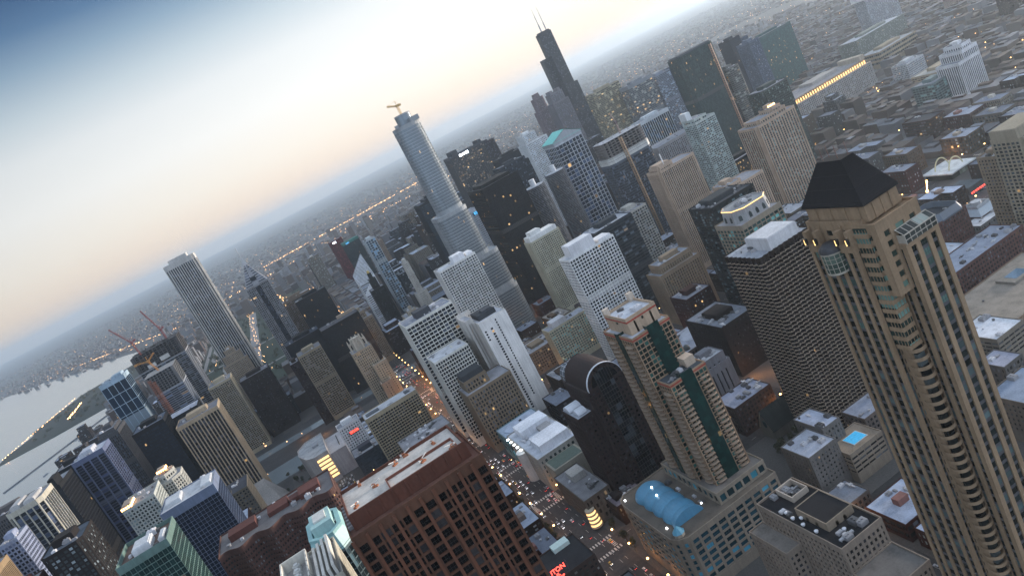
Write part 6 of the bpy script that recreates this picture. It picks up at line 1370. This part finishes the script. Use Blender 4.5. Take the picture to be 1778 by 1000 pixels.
cb = MB(); cb.loft(rect(-.9, .9, -2.2, 2.2), .35, rect(-.92, .92, -2.25, 2.25), .62, 0, top=False); cb.loft(rect(-.92, .92, -2.25, 2.25), .62, rect(-.82, .82, -2.1, 2.15), .95, 0); cb.loft(rect(-.8, .8, -1.7, 1.0), .95, rect(-.62, .62, -1.15, .35), 1.42, 1, top=False); cb.face([(-.62, -1.15, 1.42), (.62, -1.15, 1.42), (.62, .35, 1.42), (-.62, .35, 1.42)], 0)
for sx in (-.86, .86):
    for sy in (-1.4, 1.4): cb.bar((sx-.1, sy, .33), (sx+.1, sy, .33), .33, 1, 8)
CAR = cb.build('parked_car', [M['metal'], paint]); CARM = CAR.data; bpy.data.objects.remove(CAR)
hb = MB(); hb.box(-.16, .16, -.06, .06, -.1, .1); HL = hb.build('headlight', M['whiteglow']); HLM = HL.data; bpy.data.objects.remove(HL)
hb = MB(); hb.box(-.16, .16, -.06, .06, -.08, .08); TL = hb.build('taillight', M['redglow']); TLM = TL.data; bpy.data.objects.remove(TL)
NC = [0]
def car(x, y, a, lights, where):
    if NC[0] >= 300 or not seen(x, y, 1, 5): return
    NC[0] += 1
    cn, c = RT.choice((CARC[0], CARC[0], CARC[1], CARC[1], CARC[2], CARC[2], CARC[3], CARC[4]))
    o = bpy.data.objects.new('car', CARM); col.objects.link(o); o.location = (x, y, .02); o.rotation_euler = (0, 0, a); o.color = (*c, 1)
    tag(o, f'{cn} car {where}', 'car', f'{cn} cars {where}')
    if lights:
        for s in (-.62, .62):
            for (nm, me, yy) in (('headlight', HLM, 2.22), ('taillight', TLM, -2.26)):
                q = bpy.data.objects.new(nm, me); col.objects.link(q); q.parent = o; q.location = (s, yy, .68)
for lane, a in ((-122.7, math.pi), (-119, math.pi), (-114.3, math.pi), (-109.6, 0), (-105.2, 0), (-101.3, 0)):
    y = -375
    while y > -1250:
        y -= RT.choice((8, 10, 14, 22, 34, 50, 70))
        if not infoot(lane-1, lane+1, y-2, y+2, 0): car(lane+RT.uniform(-.3, .3), y, a, True, 'driving in the wide avenue traffic')
nn = 0
for xs in XS[6:12]:
    for s, a in ((-4.8, math.pi), (-1.8, math.pi), (1.8, 0), (4.8, 0)):
        y = -260
        while y > -900:
            y -= RT.uniform(14, 60)
            if seen(xs, y) and not infoot(xs+s-1, xs+s+1, y-2, y+2, 0) and nn < 80: car(xs+s, y, a, abs(s) < 3, 'on a side street west of the avenue'); nn += 1
for k in range(36):
    x, y = 28+(k % 9)*3.4, -897-(k//9)*9
    if RT.random() < .85: car(x, y, RT.choice((0, math.pi)), False, 'parked in the lot by the lit gallery')
for k in range(40):
    x, y = -700-(k % 10)*3.1, -596-(k//10)*11-(8 if k//10 > 1 else 0)
    if RT.random() < .8 and not infoot(x-1, x+1, y-2, y+2, .5): car(x, y, 0, False, 'parked in the lot near the drive-in restaurant')
RBo = random.Random(4)
for k in range(12):
    x, y = RBo.uniform(500, 760), RBo.uniform(-2600, -2150)
    b = MB(); b.loft([(-1.6, -4), (1.6, -4), (1.9, 1), (0, 5.5), (-1.9, 1)], .1, [(-1.8, -4.2), (1.8, -4.2), (2.1, 1), (0, 6), (-2.1, 1)], 1.2); b.box(-1, 1, -2.5, 1, 1.2, 2.4); o_ = b.build('moored_boat', M['metal'], None, (.3, .31, .33)); o_.location = (x, y, .05); o_.rotation_euler = (0, 0, RBo.uniform(0, 3)); tag(o_, 'tiny moored boat on the pale harbour water', 'boat', 'boats moored in the harbour')
# ------------------------------------------------------------------ haze
b = MB(); b.box(-46000, 46000, -46000, 4000, -1.5, 560)
m = bpy.data.materials.new('haze'); m.use_nodes = True; n = m.node_tree; n.nodes.remove(n.nodes['Principled BSDF'])
v = n.nodes.new('ShaderNodeVolumePrincipled'); v.inputs['Color'].default_value = (.75, .88, 1, 1); v.inputs['Density'].default_value = 0.52e-4; v.inputs['Anisotropy'].default_value = .6
n.links.new(v.outputs[0], n.nodes['Material Output'].inputs['Volume'])
hz = b.build('haze', m, None, None, 'stuff')
